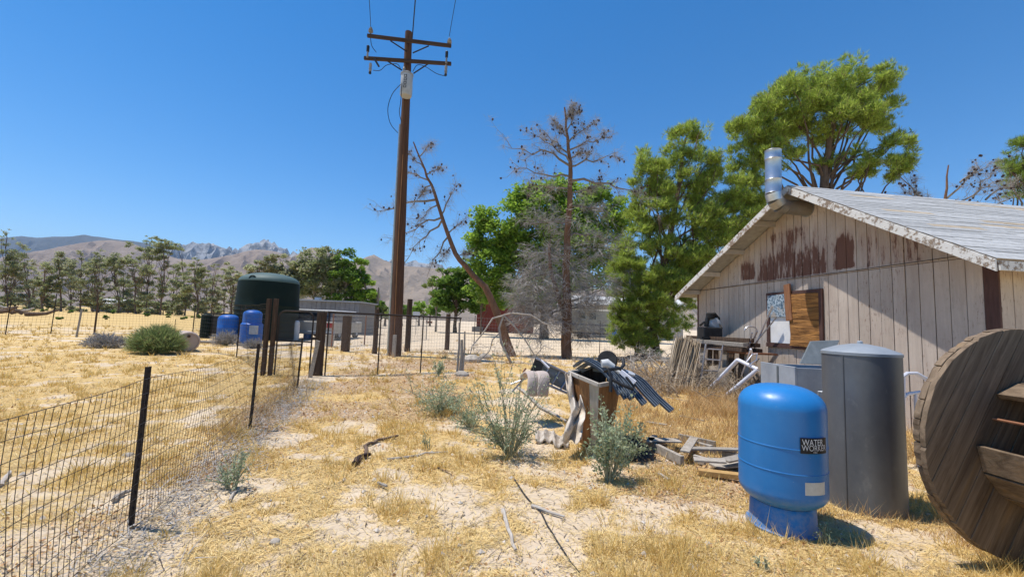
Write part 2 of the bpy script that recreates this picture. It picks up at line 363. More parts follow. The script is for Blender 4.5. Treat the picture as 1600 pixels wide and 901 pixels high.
# ------------------------------------------------------------------ mountains
def mountain(name, Y0, D, ctrl, mat, rough_amp, seed, nx=260, ny=80, rid=6, crag=0.0):
    px = np.array([c[0] for c in ctrl], float); py = np.array([c[1] for c in ctrl], float)
    xs = np.linspace(px[0], px[-1], nx); pr = np.interp(xs, px, py)
    Xw = np.zeros(nx); Hw = np.zeros(nx)
    for i in range(nx):
        p = at(xs[i], pr[i], Y0); Xw[i] = p[0]; Hw[i] = p[2]
    Hw = np.maximum(Hw, 2)
    t = np.linspace(-1, 1, ny); v = np.zeros((ny, nx, 3)); L = D
    for j, tt in enumerate(t):
        yy = Y0+tt*D; sh = (1-abs(tt))**(.9 if tt < 0 else .8)
        u = Xw/L*rid+seed*7.3; w = np.full(nx, tt*2.2+seed)
        rg = 1-np.abs(2*fbm(u+.6*fbm(u*.5, w*2+9, 3), w*.8, 5)-1)
        r2 = 1-np.abs(2*fbm(u*3.1+4, w*2.3+8, 4)-1)
        mid = 4*(1-abs(tt))*abs(tt)
        z = Hw*(sh+rough_amp*.72*mid*((rg-.72)*1.5+(r2-.7)*.6))
        if crag: z = z+Hw*crag*(r2-.75)*(1-abs(tt))**2
        v[j, :, 0] = Xw*(1+tt*D/Y0*.5); v[j, :, 1] = yy; v[j, :, 2] = np.maximum(z, -3)-6*(abs(tt) > .98)
    i = np.arange((ny-1)*nx).reshape(ny-1, nx)[:, :-1].ravel(); f = np.stack([i, i+1, i+nx+1, i+nx], 1)
    o = raw(name, v.reshape(-1, 3), np.full(len(f), 4), f.ravel(), mat, None, (0, 0, 0), True); o['kind'] = 'structure'; return o
def rockmat(name, c1, c2, c3, s1, s2, t3):
    k = N(name); c = k.coord('Object'); a = k.noise(c, s1, 9, .68); b = k.noise(c, s2, 9, .75)
    col = k.mix(k.rng(a, .35, .65), c1, c2); col = k.mix(k.rng(b, *t3), col, c3); k.bump(b, 1.0, 14); return k.fin(col, 1, 0, .05)
blue_m = rockmat('far_forest_slope', (.07, .08, .085), (.12, .125, .12), (.20, .18, .16), .004, .012, (.58, .75))
gran_m = rockmat('granite_crags', (.33, .325, .32), (.46, .455, .45), (.11, .115, .12), .006, .012, (.46, .58))
brown_m = rockmat('brown_slope', (.26, .195, .15), (.34, .265, .205), (.20, .16, .12), .005, .03, (.55, .7))
tan_m = rockmat('tan_slope', (.30, .235, .175), (.38, .30, .23), (.22, .18, .125), .005, .03, (.55, .7))
mountain('far_mountain_range', 4300, 900, [(-500, 410), (-300, 378), (-150, 384), (0, 371), (35, 368), (60, 371), (85, 369), (110, 369), (132, 366), (155, 369), (180, 373), (220, 377), (255, 384), (290, 385), (330, 392), (420, 420), (520, 470)], blue_m, .26, 1)
mountain('granite_range', 3600, 700, [(180, 470), (230, 420), (270, 392), (292, 383), (303, 382), (318, 384), (330, 383), (345, 387), (360, 388), (374, 391), (385, 385), (400, 382), (412, 379), (420, 378), (430, 383), (445, 391), (470, 402), (500, 412), (560, 415), (600, 410), (628, 408), (650, 411), (668, 416), (676, 411), (690, 417), (720, 425), (800, 440), (950, 455), (1200, 460), (1700, 470), (2300, 480)], gran_m, .55, 2, 420, 90, 13, .22)
mountain('brown_foothill', 2300, 620, [(-700, 420), (-350, 400), (0, 403), (40, 396), (80, 388), (110, 382), (150, 376), (170, 374), (205, 379), (240, 392), (280, 404), (315, 406), (360, 398), (400, 389), (425, 391), (450, 398), (480, 420), (520, 450), (560, 480), (620, 496)], brown_m, .34, 3)
mountain('tan_foothill', 2000, 520, [(330, 480), (380, 450), (420, 425), (460, 400), (485, 385), (500, 388), (530, 400), (555, 410), (572, 401), (585, 397), (600, 405), (620, 414), (660, 417), (700, 420), (760, 428), (830, 440), (900, 447), (960, 452), (1030, 458), (1150, 468), (1400, 478), (1900, 500)], tan_m, .36, 4)

# ------------------------------------------------------------------ dry grass, litter and stones
def scatter(n, y0, y1, mask=None, wide=1.36, rng=RNG):
    y = np.exp(rng.uniform(math.log(y0), math.log(y1), n)); x = rng.uniform(-wide, wide, n)*y
    if mask is not None:
        k = rng.random(n) < mask(x, y); x, y = x[k], y[k]
    return x, y
def blocked(x, y):  # bare where big solid things stand and inside the barn
    b = (np.hypot(x-2.23, y-3.41) < .27) | (np.hypot(x-3.27, y-3.85) < .30)
    return b | (x > 6.55-.127*(y-5.5)) & (y > 5.4) & (y < 12.6)
def grass():
    rng = np.random.default_rng(11)
    # standing tufts
    x, y = scatter(26000, 1.15, 32, lambda a, b: straw_mask(a, b)**1.5*(.12+.88*sstep(.47, .58, fbm(a*2.6+7, b*2.6+1, 3))), rng=rng); ok = ~blocked(x, y); x, y = x[ok], y[ok]
    k = 15; n = len(x); X = np.repeat(x, k); Y = np.repeat(y, k); d = Y
    tr = np.repeat(rng.uniform(.03, .09, n), k); ang = rng.uniform(0, 2*math.pi, n*k)
    X = X+np.cos(ang)*tr*rng.random(n*k); Y = Y+np.sin(ang)*tr*rng.random(n*k)
    h = np.repeat(rng.gamma(3.5, .021, n)+.02, k)*rng.uniform(.5, 1.25, n*k)*(1+.02*d); w = .0032+.0011*d
    base = np.stack([X, Y, gh(X, Y)-.005], 1); lean = np.stack([np.cos(ang)*rng.uniform(.1, .8, n*k), np.sin(ang)*rng.uniform(.1, .8, n*k), np.ones(n*k)], 1)
    tip = base+lean*h[:, None]; tip[:, 2] -= .15*h; s = rng.uniform(0, math.pi, n*k); sd = np.stack([np.cos(s), np.sin(s), s*0], 1)*w[:, None]/2
    tris = np.stack([base-sd, base+sd, tip], 1)
    tag(tri_soup('dry_grass', tris, M['straw']), 'standing tufts of golden dry grass all over the ground', 'grass', kind='stuff')
    # lying straw
    x, y = scatter(330000, 1.1, 16, lambda a, b: .16+.82*straw_mask(a, b), rng=rng); ok = ~blocked(x, y); x, y = x[ok], y[ok]; n = len(x)
    L = rng.uniform(.03, .13, n)*(1+.03*y); a = rng.uniform(0, 2*math.pi, n); w = .002+.0008*y
    p = np.stack([x, y, gh(x, y)+.004+rng.random(n)*.012], 1); dv = np.stack([np.cos(a), np.sin(a), rng.normal(size=n)*.12+.05], 1)*L[:, None]
    sd = np.stack([-np.sin(a), np.cos(a), a*0], 1)*w[:, None]/2
    tag(tri_soup('straw_litter', np.stack([p-sd, p+sd, p+dv], 1), M['straw_lit']), 'pale straw lying flat and trampled on the sand', 'straw', kind='stuff')
    # brown weeds on the right and along the fence
    def wm(a, b):
        r = sstep(1.2, 2.0, a-.06*(b-5))*sstep(4.7, 5.6, b)*sstep(17, 12, b)
        l = np.exp(-((a+3.4+.33*(b-5.4))/.35)**2)*sstep(3, 5, b)*sstep(11, 9, b)*.5
        q = sstep(-7, -5, a)*sstep(13, 15, b)*sstep(21, 19, b)*.5
        g = np.exp(-((a-3.0)/.6)**2-((b-3.3)/.35)**2)*.9
        return np.clip(np.maximum(np.maximum(r, l), np.maximum(q, g))*sstep(.3, .55, fbm(a*1.3+3, b*1.3+6, 3)), 0, 1)
    x, y = scatter(42000, 2.6, 20, lambda a, b: wm(a, b)*.75, rng=rng); ok = ~blocked(x, y); x, y = x[ok], y[ok]; k = 7; n = len(x)
    X = np.repeat(x, k); Y = np.repeat(y, k); h = np.repeat(rng.uniform(.06, .30, n), k)*rng.uniform(.4, 1.2, n*k); h *= np.where(Y < 4.6, .6, 1)
    b = np.stack([X, Y, gh(X, Y)], 1)+rng.normal(size=(n*k, 3))*V(.03, .03, 0); ln = rng.normal(size=(n*k, 3))*.45; ln[:, 2] = 1
    t = b+ln*h[:, None]; s = rdir(n*k, rng)*(.0025+.0009*Y)[:, None]/2; s[:, 2] = 0
    xt = rng.uniform(2.2, 5.6, 4600); yt = rng.uniform(7.2, 13, 4600); kp = (fbm(xt*1.1, yt*1.1+20, 3) > .44) & (xt < 5.5-.127*(yt-5.5)) & (xt > 1.4+.13*(yt-7)); xt, yt = xt[kp], yt[kp]; k2 = 7
    X2 = np.repeat(xt, k2); Y2 = np.repeat(yt, k2); h2 = np.repeat(rng.uniform(.1, .42, len(xt))**1.0*rng.uniform(.5, 1.1, len(xt)), k2)*rng.uniform(.5, 1.1, len(X2)); b2 = np.stack([X2, Y2, gh(X2, Y2)], 1)+rng.normal(size=(len(X2), 3))*V(.05, .05, 0); l2 = rng.normal(size=(len(X2), 3))*.6; l2[:, 2] = 1
    s2 = rdir(len(X2), rng)*.0055; s2[:, 2] = 0; b = np.concatenate([b, b2]); s = np.concatenate([s, s2]); t = np.concatenate([t, b2+l2*h2[:, None]])
    tag(tri_soup('dry_weeds', np.stack([b-s, b+s, t], 1), M['weed']), 'brown dried weeds thick between the junk and the old barn', 'weeds', kind='stuff')
    # dead leaves
    x, y = scatter(110000, 1.4, 22, lambda a, b: .025+.8*brown_mask(a, b), rng=rng); ok = ~blocked(x, y); x, y = x[ok], y[ok]
    p = np.stack([x, y, gh(x, y)+.008+rng.random(len(x))*.02], 1); q = leaf_quads(p, (.014+.004*y)*rng.uniform(.5, 1.3, len(x)), rng, .5, .3)
    tag(quad_soup('leaf_litter', q, M['litter']), 'brown dead leaves and bark bits littering the ground', 'leaf litter', kind='stuff')
    x, y = scatter(6000, 1.3, 14, rng=rng); ok = ~blocked(x, y); x, y = x[ok], y[ok]; n = len(x); a = rng.uniform(0, 2*math.pi, n); L = rng.gamma(2, .03, n)+.02
    p = np.stack([x, y, gh(x, y)+.006], 1); dv = np.stack([np.cos(a), np.sin(a), rng.uniform(0, .15, n)], 1)*L[:, None]; sd = np.stack([-np.sin(a), np.cos(a), a*0+.3], 1)*(.0018+.0006*y)[:, None]
    yf = rng.uniform(1.6, 9.5, 4500); xf = -2.5-.315*(yf-2.88)+rng.normal(size=4500)*.22+.12; L = rng.gamma(2, .035, 4500)+.02; a2 = rng.uniform(0, 2*math.pi, 4500); p2 = np.stack([xf, yf, gh(xf, yf)+.008+rng.random(4500)*.03], 1)
    dv2 = np.stack([np.cos(a2), np.sin(a2), rng.normal(size=4500)*.2+.1], 1)*L[:, None]; sd2 = np.stack([-np.sin(a2), np.cos(a2), a2*0+.3], 1)*(.002+.0006*yf)[:, None]
    tag(tri_soup('fence_litter', np.stack([p2-sd2, p2+sd2, p2+dv2], 1), M['twig']), 'grey dead twigs caught along the foot of the mesh fence', 'twigs', kind='stuff')
    tag(tri_soup('twig_litter', np.stack([p-sd, p+sd, p+dv], 1), M['twig_dark']), 'short dark twigs strewn over sand and straw', 'twigs', kind='stuff')
    # stones and chips
    x, y = scatter(5200, 1.3, 18, lambda a, b: .25+.75*brown_mask(a, b), rng=rng); ok = ~blocked(x, y); x, y = x[ok], y[ok]; n = len(x)
    o8 = np.array([[1, 0, 0], [0, 1, 0], [-1, 0, 0], [0, -1, 0], [0, 0, .7], [0, 0, -.7]]); f8 = np.array([[0, 1, 4], [1, 2, 4], [2, 3, 4], [3, 0, 4], [1, 0, 5], [2, 1, 5], [3, 2, 5], [0, 3, 5]])
    sz = np.minimum(rng.gamma(2, .0045, n), .022)+.003+.0006*y; pts = np.stack([x, y, gh(x, y)+sz*.3], 1)
    v = pts[:, None]+o8[None]*sz[:, None, None]*rng.uniform(.5, 1.4, (n, 6, 1)); f = (f8[None]+np.arange(n)[:, None, None]*6).reshape(-1)
    tag(raw('gravel', v.reshape(-1, 3), np.full(n*8, 3), f, M['chips']), 'small pale stones and chips scattered over the sand', 'gravel', kind='stuff')
grass()

# ------------------------------------------------------------------ barn
TH = .127; BS = 1.22
BU = V(-math.sin(TH), math.cos(TH), 0); BN = V(-math.cos(TH), -math.sin(TH), 0); BC = V(6.577, 5.501, 0)
BW, HJ, HR, HE, OG, OE = 6.98, 2.675, 4.572, 2.539, .547, .349; UR = .42*BW; RLEN = 8.5
def B(u, d, z): return BC+BU*u+BN*d+Z*z
def zr(u): return HR-(HR-HE)/(UR+OE)*(UR-u) if u < UR else HR-(HR-HE)/(BW-UR+OE)*(u-UR)
def paint_mat():
    k = N('peeling_paint'); uv = k.n('ShaderNodeUVMap'); uv.uv_map = 'wall'
    sp = k.n('ShaderNodeSeparateXYZ'); k.l(uv.outputs[0], sp.inputs[0]); u, v = sp.outputs[0], sp.outputs[1]
    def mp(s):
        m = k.n('ShaderNodeMapping'); k.l(uv.outputs[0], m.inputs[0]); m.inputs[3].default_value = s; return m.outputs[0]
    big = k.noise(mp((.9, .5, 1)), 1.2, 5, .6); streak = k.noise(mp((14, 1.1, 1)), 1.0, 7, .7); fine = k.noise(mp((40, 6, 1)), 1.0, 6, .75)
    oi = k.n('ShaderNodeObjectInfo')
    base = k.mix(k.rng(big, .35, .65), (.46, .38, .315), (.56, .48, .405)); base = k.mix(k.rng(streak, .38, .70, 0, .65), base, (.36, .29, .24)); base = k.mix(k.rng(k.noise(mp((3, 2, 1)), 1.6, 8, .75), .55, .70, 0, .5), base, (.31, .245, .20))
    base = k.mix(1.0, base, k.rng(oi.outputs['Random'], 0, 1, .90, 1.06), 'MULTIPLY')
    def band(x, a, b, s): return k.math('MULTIPLY', k.rng(x, a-s, a+s), k.rng(x, b+s, b-s))
    st2 = k.noise(mp((9, 1.3, 1)), 1.0, 7, .72)
    def patch(u0, u1, z0, z1, su, sz, gain):
        return k.math('MULTIPLY', k.math('MULTIPLY', band(u, u0, u1, su), k.math('MULTIPLY', k.rng(v, z0-.04, z0+.02), k.rng(v, z1+sz, z1-sz))), gain)
    p = patch(1.96, 2.44, 2.76, 3.45, .09, .24, 1.2)
    p = k.math('MAXIMUM', p, patch(2.5, 4.5, 2.72, 3.62, .15, .4, .97))
    p = k.math('MAXIMUM', p, patch(4.55, 5.08, 2.80, 3.35, .06, .2, 1.02))
    p = k.math('MAXIMUM', p, patch(.8, 2.0, 2.72, 3.4, .15, .25, .68))
    p = k.math('MAXIMUM', p, patch(2.9, 4.2, 3.3, 4.0, .2, .25, .78))
    m = k.rng(k.math('ADD', p, k.math('MULTIPLY', k.math('SUBTRACT', st2, .5), 2.4)), .76, .94)
    fl = k.math('MULTIPLY', k.rng(fine, .57, .62), k.rng(k.noise(mp((1.2, .7, 1)), 1.1, 3), .42, .58))
    halo = k.rng(k.math('ADD', p, k.math('MULTIPLY', k.math('SUBTRACT', st2, .5), 2.4)), .35, .85, 0, .6)
    base = k.mix(halo, base, (.36, .25, .20))
    col = k.mix(k.math('MAXIMUM', m, k.math('MULTIPLY', fl, .8)), base, k.mix(streak, (.10, .048, .034), (.20, .105, .075)))
    k.bump(k.math('SUBTRACT', k.math('MULTIPLY', streak, .5), m), .5, .004); return k.fin(col, .85, 0, .2)
M['paint'] = paint_mat()
k = N('flaking_white'); c = k.coord('Object'); a = k.noise(c, 4, 8, .7); b = k.noise(c, 16, 7, .7)
fl = k.rng(k.math('ADD', k.math('MULTIPLY', a, .6), k.math('MULTIPLY', b, .4)), .50, .56)
k.bump(fl, .5, .004); M['fascia'] = k.fin(k.mix(fl, k.mix(b, (.62, .59, .54), (.76, .74, .70)), k.mix(b, (.16, .11, .075), (.36, .28, .21))), .85)
M['shingle'] = pm('shingle', (.34, .335, .325), (.47, .465, .455), 9, .95, stretch=(1, 1, 1), bump=.5, c3=(.26, .245, .225), t3=(.55, .75), s3=5, rnd=.2)
M['shingle_worn'] = pm('shingle_worn', (.40, .31, .21), (.58, .48, .36), 7, .95, bump=.4, rnd=.2)
M['soffit'] = pm('soffit', (.36, .26, .18), (.52, .40, .30), 5, .9, stretch=(3, 3, 3))
M['paint_plain'] = pm('cream_paint', (.50, .44, .39), (.62, .56, .50), 6, .85, bump=.2)
def uvwall(o, fn):
    me = o.data; l = me.uv_layers.new(name='wall'); w = WLOC[o.name]
    vi = np.zeros(len(me.loops), np.int32); me.loops.foreach_get('vertex_index', vi)
    c = np.zeros(len(me.vertices)*3, np.float32); me.vertices.foreach_get('co', c); c = c.reshape(-1, 3)+w
    l.data.foreach_set('uv', fn(c)[vi].astype(np.float32).ravel())
guv = lambda c: np.stack([(c-BC)@BU, c[:, 2]], 1)
suv = lambda c: np.stack([-((c-BC)@BN)+9.0, c[:, 2]], 1)
barn = thing('old_barn', 'old wooden barn with peeling pinkish white boards and grey shingle roof', 'barn', B(BW/2, -3, 0))
wl = MB(); wl.prism([B(0.02, -.02, -.1), B(BW-.02, -.02, -.1), B(BW-.02, -.02, zr(BW)-.09), B(UR, -.02, HR-.09), B(.02, -.02, zr(0)-.09)], -BN*.05)
gw = wl.build('gable_wall', M['brown_paint'], barn)
sp = .2; nb = int((BW-.16)/sp); sp = (BW-.15)/nb
for i in range(nb):
    u0 = .145+i*sp+.005+random.uniform(-.001, .003); u1 = .145+(i+1)*sp-.005-random.uniform(-.001, .003); t = random.uniform(-.003, .006)
    lo = MB().prism([B(u0, 0, -.05), B(u1, 0, -.05), B(u1, 0, HJ), B(u0, 0, HJ)], BN*(.014+t)).build('board', M['paint'], gw, bevel=.002); uvwall(lo, guv)
    poly = [B(u0, .001, HJ+.008), B(u1, .001, HJ+.008), B(u1, .001, zr(u1)-.07)]+([B(UR, .001, HR-.07)] if u0 < UR < u1 else [])+[B(u0, .001, zr(u0)-.07)]
    hi = MB().prism(poly, BN*(.020+t)).build('board', M['paint'], gw, bevel=.002); uvwall(hi, guv)
MB().prism([B(-.02, -.002, -.05), B(.139, -.002, -.05), B(.139, -.002, zr(.05)-.1), B(-.02, -.002, zr(-.02)-.1)], BN*.030).build('corner_board', M['brown_paint'], barn)
MB().prism([B(BW-.02, -.03, -.05), B(BW+.05, -.03, -.05), B(BW+.05, -.03, zr(BW+.05)-.09), B(BW-.02, -.03, zr(BW)-.09)], BN*.05).build('corner_board', M['brown_paint'], barn)
sw = MB().prism([B(.02, -.02, -.1), B(.02, -RLEN+.6, -.1), B(.02, -RLEN+.6, zr(0)-.1), B(.02, -.02, zr(0)-.1)], BU*.05).build('side_wall', M['brown_paint'], barn)
for i in range(36):
    d0 = -.03-i*.22; d1 = d0-.208
    o = MB().prism([B(.018, d0, -.05), B(.018, d1, -.05), B(.018, d1, zr(0)-.11), B(.018, d0, zr(0)-.11)], -BU*.016).build('board', M['paint'], sw, bevel=.002); uvwall(o, suv)
MB().prism([B(BW-.02, -.02, -.1), B(BW-.02, -RLEN+.6, -.1), B(BW-.02, -RLEN+.6, zr(BW)-.1), B(BW-.02, -.02, zr(BW)-.1)], -BU*.05).build('back_wall', M['paint_plain'], barn)
MB().prism([B(0.02, -RLEN+.6, -.1), B(BW-.02, -RLEN+.6, -.1), B(BW-.02, -RLEN+.6, zr(BW)-.09), B(UR, -RLEN+.6, HR-.09), B(.02, -RLEN+.6, zr(0)-.09)], -BN*.05).build('end_wall', M['paint_plain'], barn)
rf = MB()
rf.prism([B(-OE, OG, HE-.045), B(UR, OG, HR-.045), B(UR, OG, HR), B(-OE, OG, HE)], -BN*(OG+RLEN))
roof = rf.build('roof', M['soffit'], barn)
MB().prism([B(UR+.001, OG, HR-.045), B(BW+OE, OG, HE-.045), B(BW+OE, OG, HE), B(UR+.001, OG, HR)], -BN*(OG+RLEN)).build('roof', M['shingle'], barn)
sdir = unit(V(0, 0, 0)+B(UR, 0, HR)-B(-OE, 0, HE)); SL = np.linalg.norm(B(UR, 0, HR)-B(-OE, 0, HE)); snor = np.cross(-BN, sdir); snor = snor if snor[2] > 0 else -snor
nc = 28; ex = SL/nc; base_me = None; R = -BN
for i in range(nc):
    for j in range(9):
        Lg = 1.02
        x0 = -OG-.02+j*Lg-(i % 3)*.34+.0
        if base_me is None:
            m = MB(); a = V(0, 0, 0); T = .008; Wd = ex+.03
            m.hexa([a, a+R*(Lg-.006), a+R*(Lg-.006)+sdir*Wd, a+sdir*Wd, a+snor*T, a+R*(Lg-.006)+snor*T, a+R*(Lg-.006)+sdir*Wd+snor*.003, a+sdir*Wd+snor*.003])
            base_o = m.build('shingle', M['shingle'], None, (0, 0, 0)); base_me = base_o.data; WLOC.pop(base_o.name); bpy.data.objects.remove(base_o)
            worn_me = base_me.copy(); worn_me.materials.clear(); worn_me.materials.append(M['shingle_worn'])
        x0c = max(x0, -OG-.02)
        if x0 < -OG-.02-.9: continue
        worn = (i in (13, 14) and j in (2, 3) and random.random() < .6) or (i in (24, 25, 26) and j in (4, 5, 6) and random.random() < .6) or random.random() < .05
        me_ = worn_me if worn else base_me
        if x0 < -OG-.02:   # first strip of the course is cut flush with the rake
            m = MB(); Ls = Lg-.006-(x0c-x0); m.hexa([a, a+R*Ls, a+R*Ls+sdir*Wd, a+sdir*Wd, a+snor*T, a+R*Ls+snor*T, a+R*Ls+sdir*Wd+snor*.003, a+sdir*Wd+snor*.003])
            q_ = m.build('shingle', M['shingle'], None, (0, 0, 0)); me_ = q_.data; WLOC.pop(q_.name); bpy.data.objects.remove(q_)
        o = bpy.data.objects.new('shingle', me_)
        lift = random.uniform(.0, .006)
        reg(o, roof, B(-OE, 0, HE)+R*(x0c)+sdir*(i*ex-.02)+snor*(.004+lift))
        o.rotation_euler = (0, 0, random.uniform(-.004, .004))
MB().prism([B(-OE-.005, OG+.002, HE-.165), B(UR, OG+.002, HR-.165), B(UR, OG+.002, HR-.012), B(-OE-.005, OG+.002, HE-.012)], BN*.028).build('rake_board', M['fascia'], barn, bevel=.003)
MB().prism([B(UR+.002, OG+.002, HR-.165), B(BW+OE+.005, OG+.002, HE-.165), B(BW+OE+.005, OG+.002, HE-.012), B(UR+.002, OG+.002, HR-.012)], BN*.028).build('rake_board', M['fascia'], barn, bevel=.003)
MB().prism([B(-OE-.006, OG-.01, HE-.15), B(-OE-.006, -RLEN, HE-.15), B(-OE-.006, -RLEN, HE-.03), B(-OE-.006, OG-.01, HE-.03)], -BU*.022).build('eave_board', M['fascia'], barn)
for uu in (.35, 1.5, 3.9, 4.95, 5.95, 6.9):
    MB().beam(B(uu, .02, zr(uu)-.115), B(uu, OG-.002, zr(uu)-.115), .045, .12).build('lookout', M['paint_plain'], barn)
MB().tube([B(.2, .045, 2.72), B(2.0, .04, 2.70), B(4.2, .04, 2.705), B(BW, .045, 2.68)], .006, 5).build('cable', M['wire'], barn)
# boarded window
wf = MB(); wf.box(0, .01, 0, .01, 0, .01); wf = MB()
for (a0, a1, z0, z1) in ((4.06, 4.15, 1.28, 2.42), (2.66, 2.74, 1.28, 2.42), (2.745, 4.055, 2.34, 2.42), (2.66, 4.17, 1.18, 1.275)):
    wf.prism([B(a0, .02, z0), B(a1, .02, z0), B(a1, .02, z1), B(a0, .02, z1)], BN*.045)
wo = wf.build('window_frame', M['brown_paint'], barn, bevel=.003)
k = N('insulation_board'); c = k.coord('Object'); a = k.noise(c, 22, 6, .7, .8); b = k.noise(c, 3, 4)
M['insul'] = k.fin(k.mix(k.rng(b, .54, .62), k.mix(k.rng(a, .45, .55), (.05, .10, .15), (.42, .50, .56)), (.38, .33, .28)), .6)
MB().prism([B(3.44, .03, 1.86), B(4.11, .03, 1.86), B(4.10, .03, 2.36), B(3.44, .03, 2.37)], BN*.045).build('insulation_board', M['insul'], barn)
MB().prism([B(3.40, .025, 1.28), B(4.05, .025, 1.28), B(4.05, .025, 1.855), B(3.40, .025, 1.855)], BN*.02).build('white_panel', M['white_paint'], barn)
MB().prism([B(3.34, .085, 1.79), B(3.51, .085, 1.77), B(3.56, .085, 2.56), B(3.40, .085, 2.58)], BN*.04).build('plank', pm('plank_brown', (.20, .085, .04), (.32, .15, .075), 6, .8, stretch=(6, 6, .7)), barn, bevel=.004)
k = N('weathered_plywood'); c = k.coord('Object', (.6, .6, 9)); a = k.noise(c, 2.2, 8, .75, 1.2); b = k.noise(c, 7, 5, .7)
col = k.mix(k.rng(a, .38, .62), (.10, .042, .014), (.50, .235, .065)); k.bump(a, 1.0, .05); M['ply'] = k.fin(col, .8)
pl = MB(); ns = 14; vs = []; fs = []
for i in range(ns+1):
    zz = 1.24+(2.35-1.24)*i/ns
    for u_, b_ in ((3.43+random.uniform(-.012, .012), .10), (3.1, .11+.01*math.sin(i*1.7)), (2.67, .055)):
        vs.append(B(u_, b_+random.uniform(-.004, .004), zz+.01*(u_-3)))
nv = len(vs); vs += [p-BN*.018 for p in vs]
for i in range(ns):
    for j in range(2): q = i*3+j; fs += [(q, q+1, q+4, q+3), (nv+q+3, nv+q+4, nv+q+1, nv+q)]
rim = [i*3 for i in range(ns+1)]+[ns*3+1]+[i*3+2 for i in range(ns, -1, -1)]+[1]
fs += [(rim[i], rim[(i+1) % len(rim)], nv+rim[(i+1) % len(rim)], nv+rim[i]) for i in range(len(rim))]
pl.add(vs, fs).build('plywood_sheet', M['ply'], barn)
# vent pipe
PD, PR, PZ = .80, .152, 4.14; PUu = 3.0
vp = MB(); vp.tube([B(PUu, .0, PZ), B(PUu, PD-.26, PZ)], PR, 24); vp.tube([B(PUu, .012, PZ), B(PUu, .03, PZ)], PR+.03, 24); v0 = vp.build('vent_stub', M['galv_dull'], barn, smooth=True)
arc = [B(PUu, PD-.26+.26*math.sin(t), PZ+.26-.26*math.cos(t)) for t in (0, math.pi/6, math.pi/3, math.pi/2)]
for i in range(3): MB().tube([arc[i]-unit(arc[i+1]-arc[i])*.012, arc[i+1]+unit(arc[i+1]-arc[i])*.012], PR+.003+.002*i, 24).build('vent_elbow', M['galv_dull'] if i < 2 else M['galv'], barn, smooth=True)
z0 = PZ+.26
for (a_, b_, r_) in ((z0, z0+.30, PR), (z0+.29, z0+.74, PR-.003), (z0+.73, z0+.93, PR+.003)):
    MB().lathe([(r_, a_-z0), (r_+.006, a_-z0+.008), (r_, a_-z0+.02), (r_, b_-z0-.02), (r_+.006, b_-z0-.008), (r_, b_-z0), (r_-.012, b_-z0), (r_-.012, b_-z0-.1)], B(PUu, PD, z0), 28).build('vent_pipe', M['galv'], barn, smooth=True)
MB().tube([B(PUu, PD+.02, z0+.85), B(PUu, PD+.02, z0+1.15)], .004, 5).build('vent_rod', M['galv_wire'], barn)

# ------------------------------------------------------------------ blue pressure tank and grey tank
def blue_tank():
    c = V(2.23, 3.41, 0); R = .305; t = thing('pressure_tank', 'bright blue water pressure tank with black and white label beside grey tank', 'water tank', c)
    c = c+Z*zg(c)
    st = [(R*.80, -.02), (R*.80, .0), (R*.76, .02), (R*.74, .17), (R*.70, .19)]
    MB().lathe(st, c, 48).build('base_ring', M['blue'], t, smooth=True)
    MB().lathe([(R*.81, -.01), (R*.845, .004), (R*.845, .012), (R*.78, .014)], c, 48).build('foot_flange', M['blue'], t, smooth=True)
    pr = [(.05, .15)]+[(R*math.sin(a), .30-.15*math.cos(a)) for a in np.linspace(.35, math.pi/2, 9)]
    pr += [(R, .31), (R, .470), (R, .4755), (R+.003, .477), (R+.003, .483), (R, .4845), (R, .49), (R, .650), (R, .6555), (R+.003, .657), (R+.003, .663), (R, .6645), (R, .67), (R, .91), (R, .928)]
    pr += [(R*math.cos(a)**.75 if a < 1.5 else 0.0, .93+.175*math.sin(a)) for a in np.linspace(.08, math.pi/2, 12)]
    MB().lathe(pr, c, 64).build('tank_body', M['blue'], t, smooth=True)
    MB().lathe([(.012, 0), (.012, .02), (.006, .024)], c+V(.10, -.02, 1.075), 12).build('valve', M['black'], t)
    def cyl(s, z, e): a = s/R+AZ; return c+V(math.cos(a)*(R+e), math.sin(a)*(R+e), z)
    AZ = math.atan2(-3.41, -2.23)+.72
    def plate(name, mat, s0, s1, z0, z1, e):
        m = MB(); n = 8
        for i in range(n):
            a, b = s0+(s1-s0)*i/n, s0+(s1-s0)*(i+1)/n
            m.hexa([cyl(a, z0, e-.002), cyl(b, z0, e-.002), cyl(b, z0, e), cyl(a, z0, e), cyl(a, z1, e-.002), cyl(b, z1, e-.002), cyl(b, z1, e), cyl(a, z1, e)])
        return m.build(name, mat, t)
    lb = plate('name_label', M['label_black'], -.10, .12, .642, .755, .008); plate('data_sticker', M['white_label'], -.07, .10, .345, .435, .003)
    for txt, z, h, s0 in (('WATER', .703, .044, -.09), ('WORKER', .664, .041, -.093), ('H2O', .648, .012, -.01)):
        cu = bpy.data.curves.new('t', 'FONT'); cu.body = txt; cu.size = 1; to = bpy.data.objects.new('t', cu); COL.objects.link(to)
        dg = bpy.context.evaluated_depsgraph_get(); me = bpy.data.meshes.new_from_object(to.evaluated_get(dg)); bpy.data.objects.remove(to)
        vv = np.array([v.co[:] for v in me.vertices]); wdt = {'WATER': .165, 'WORKER': .20, 'H2O': .03}[txt]
        sx = wdt/(vv[:, 0].max()-vv[:, 0].min()); sz = h/(vv[:, 1].max()-vv[:, 1].min())
        pts = np.array([cyl(s0+(q[0]-vv[:, 0].min())*sx, z+q[1]*sz, .0105) for q in vv])
        raw('lettering', pts, [len(p.vertices) for p in me.polygons], [i for p in me.polygons for i in p.vertices], M['label_text'], t)
blue_tank()
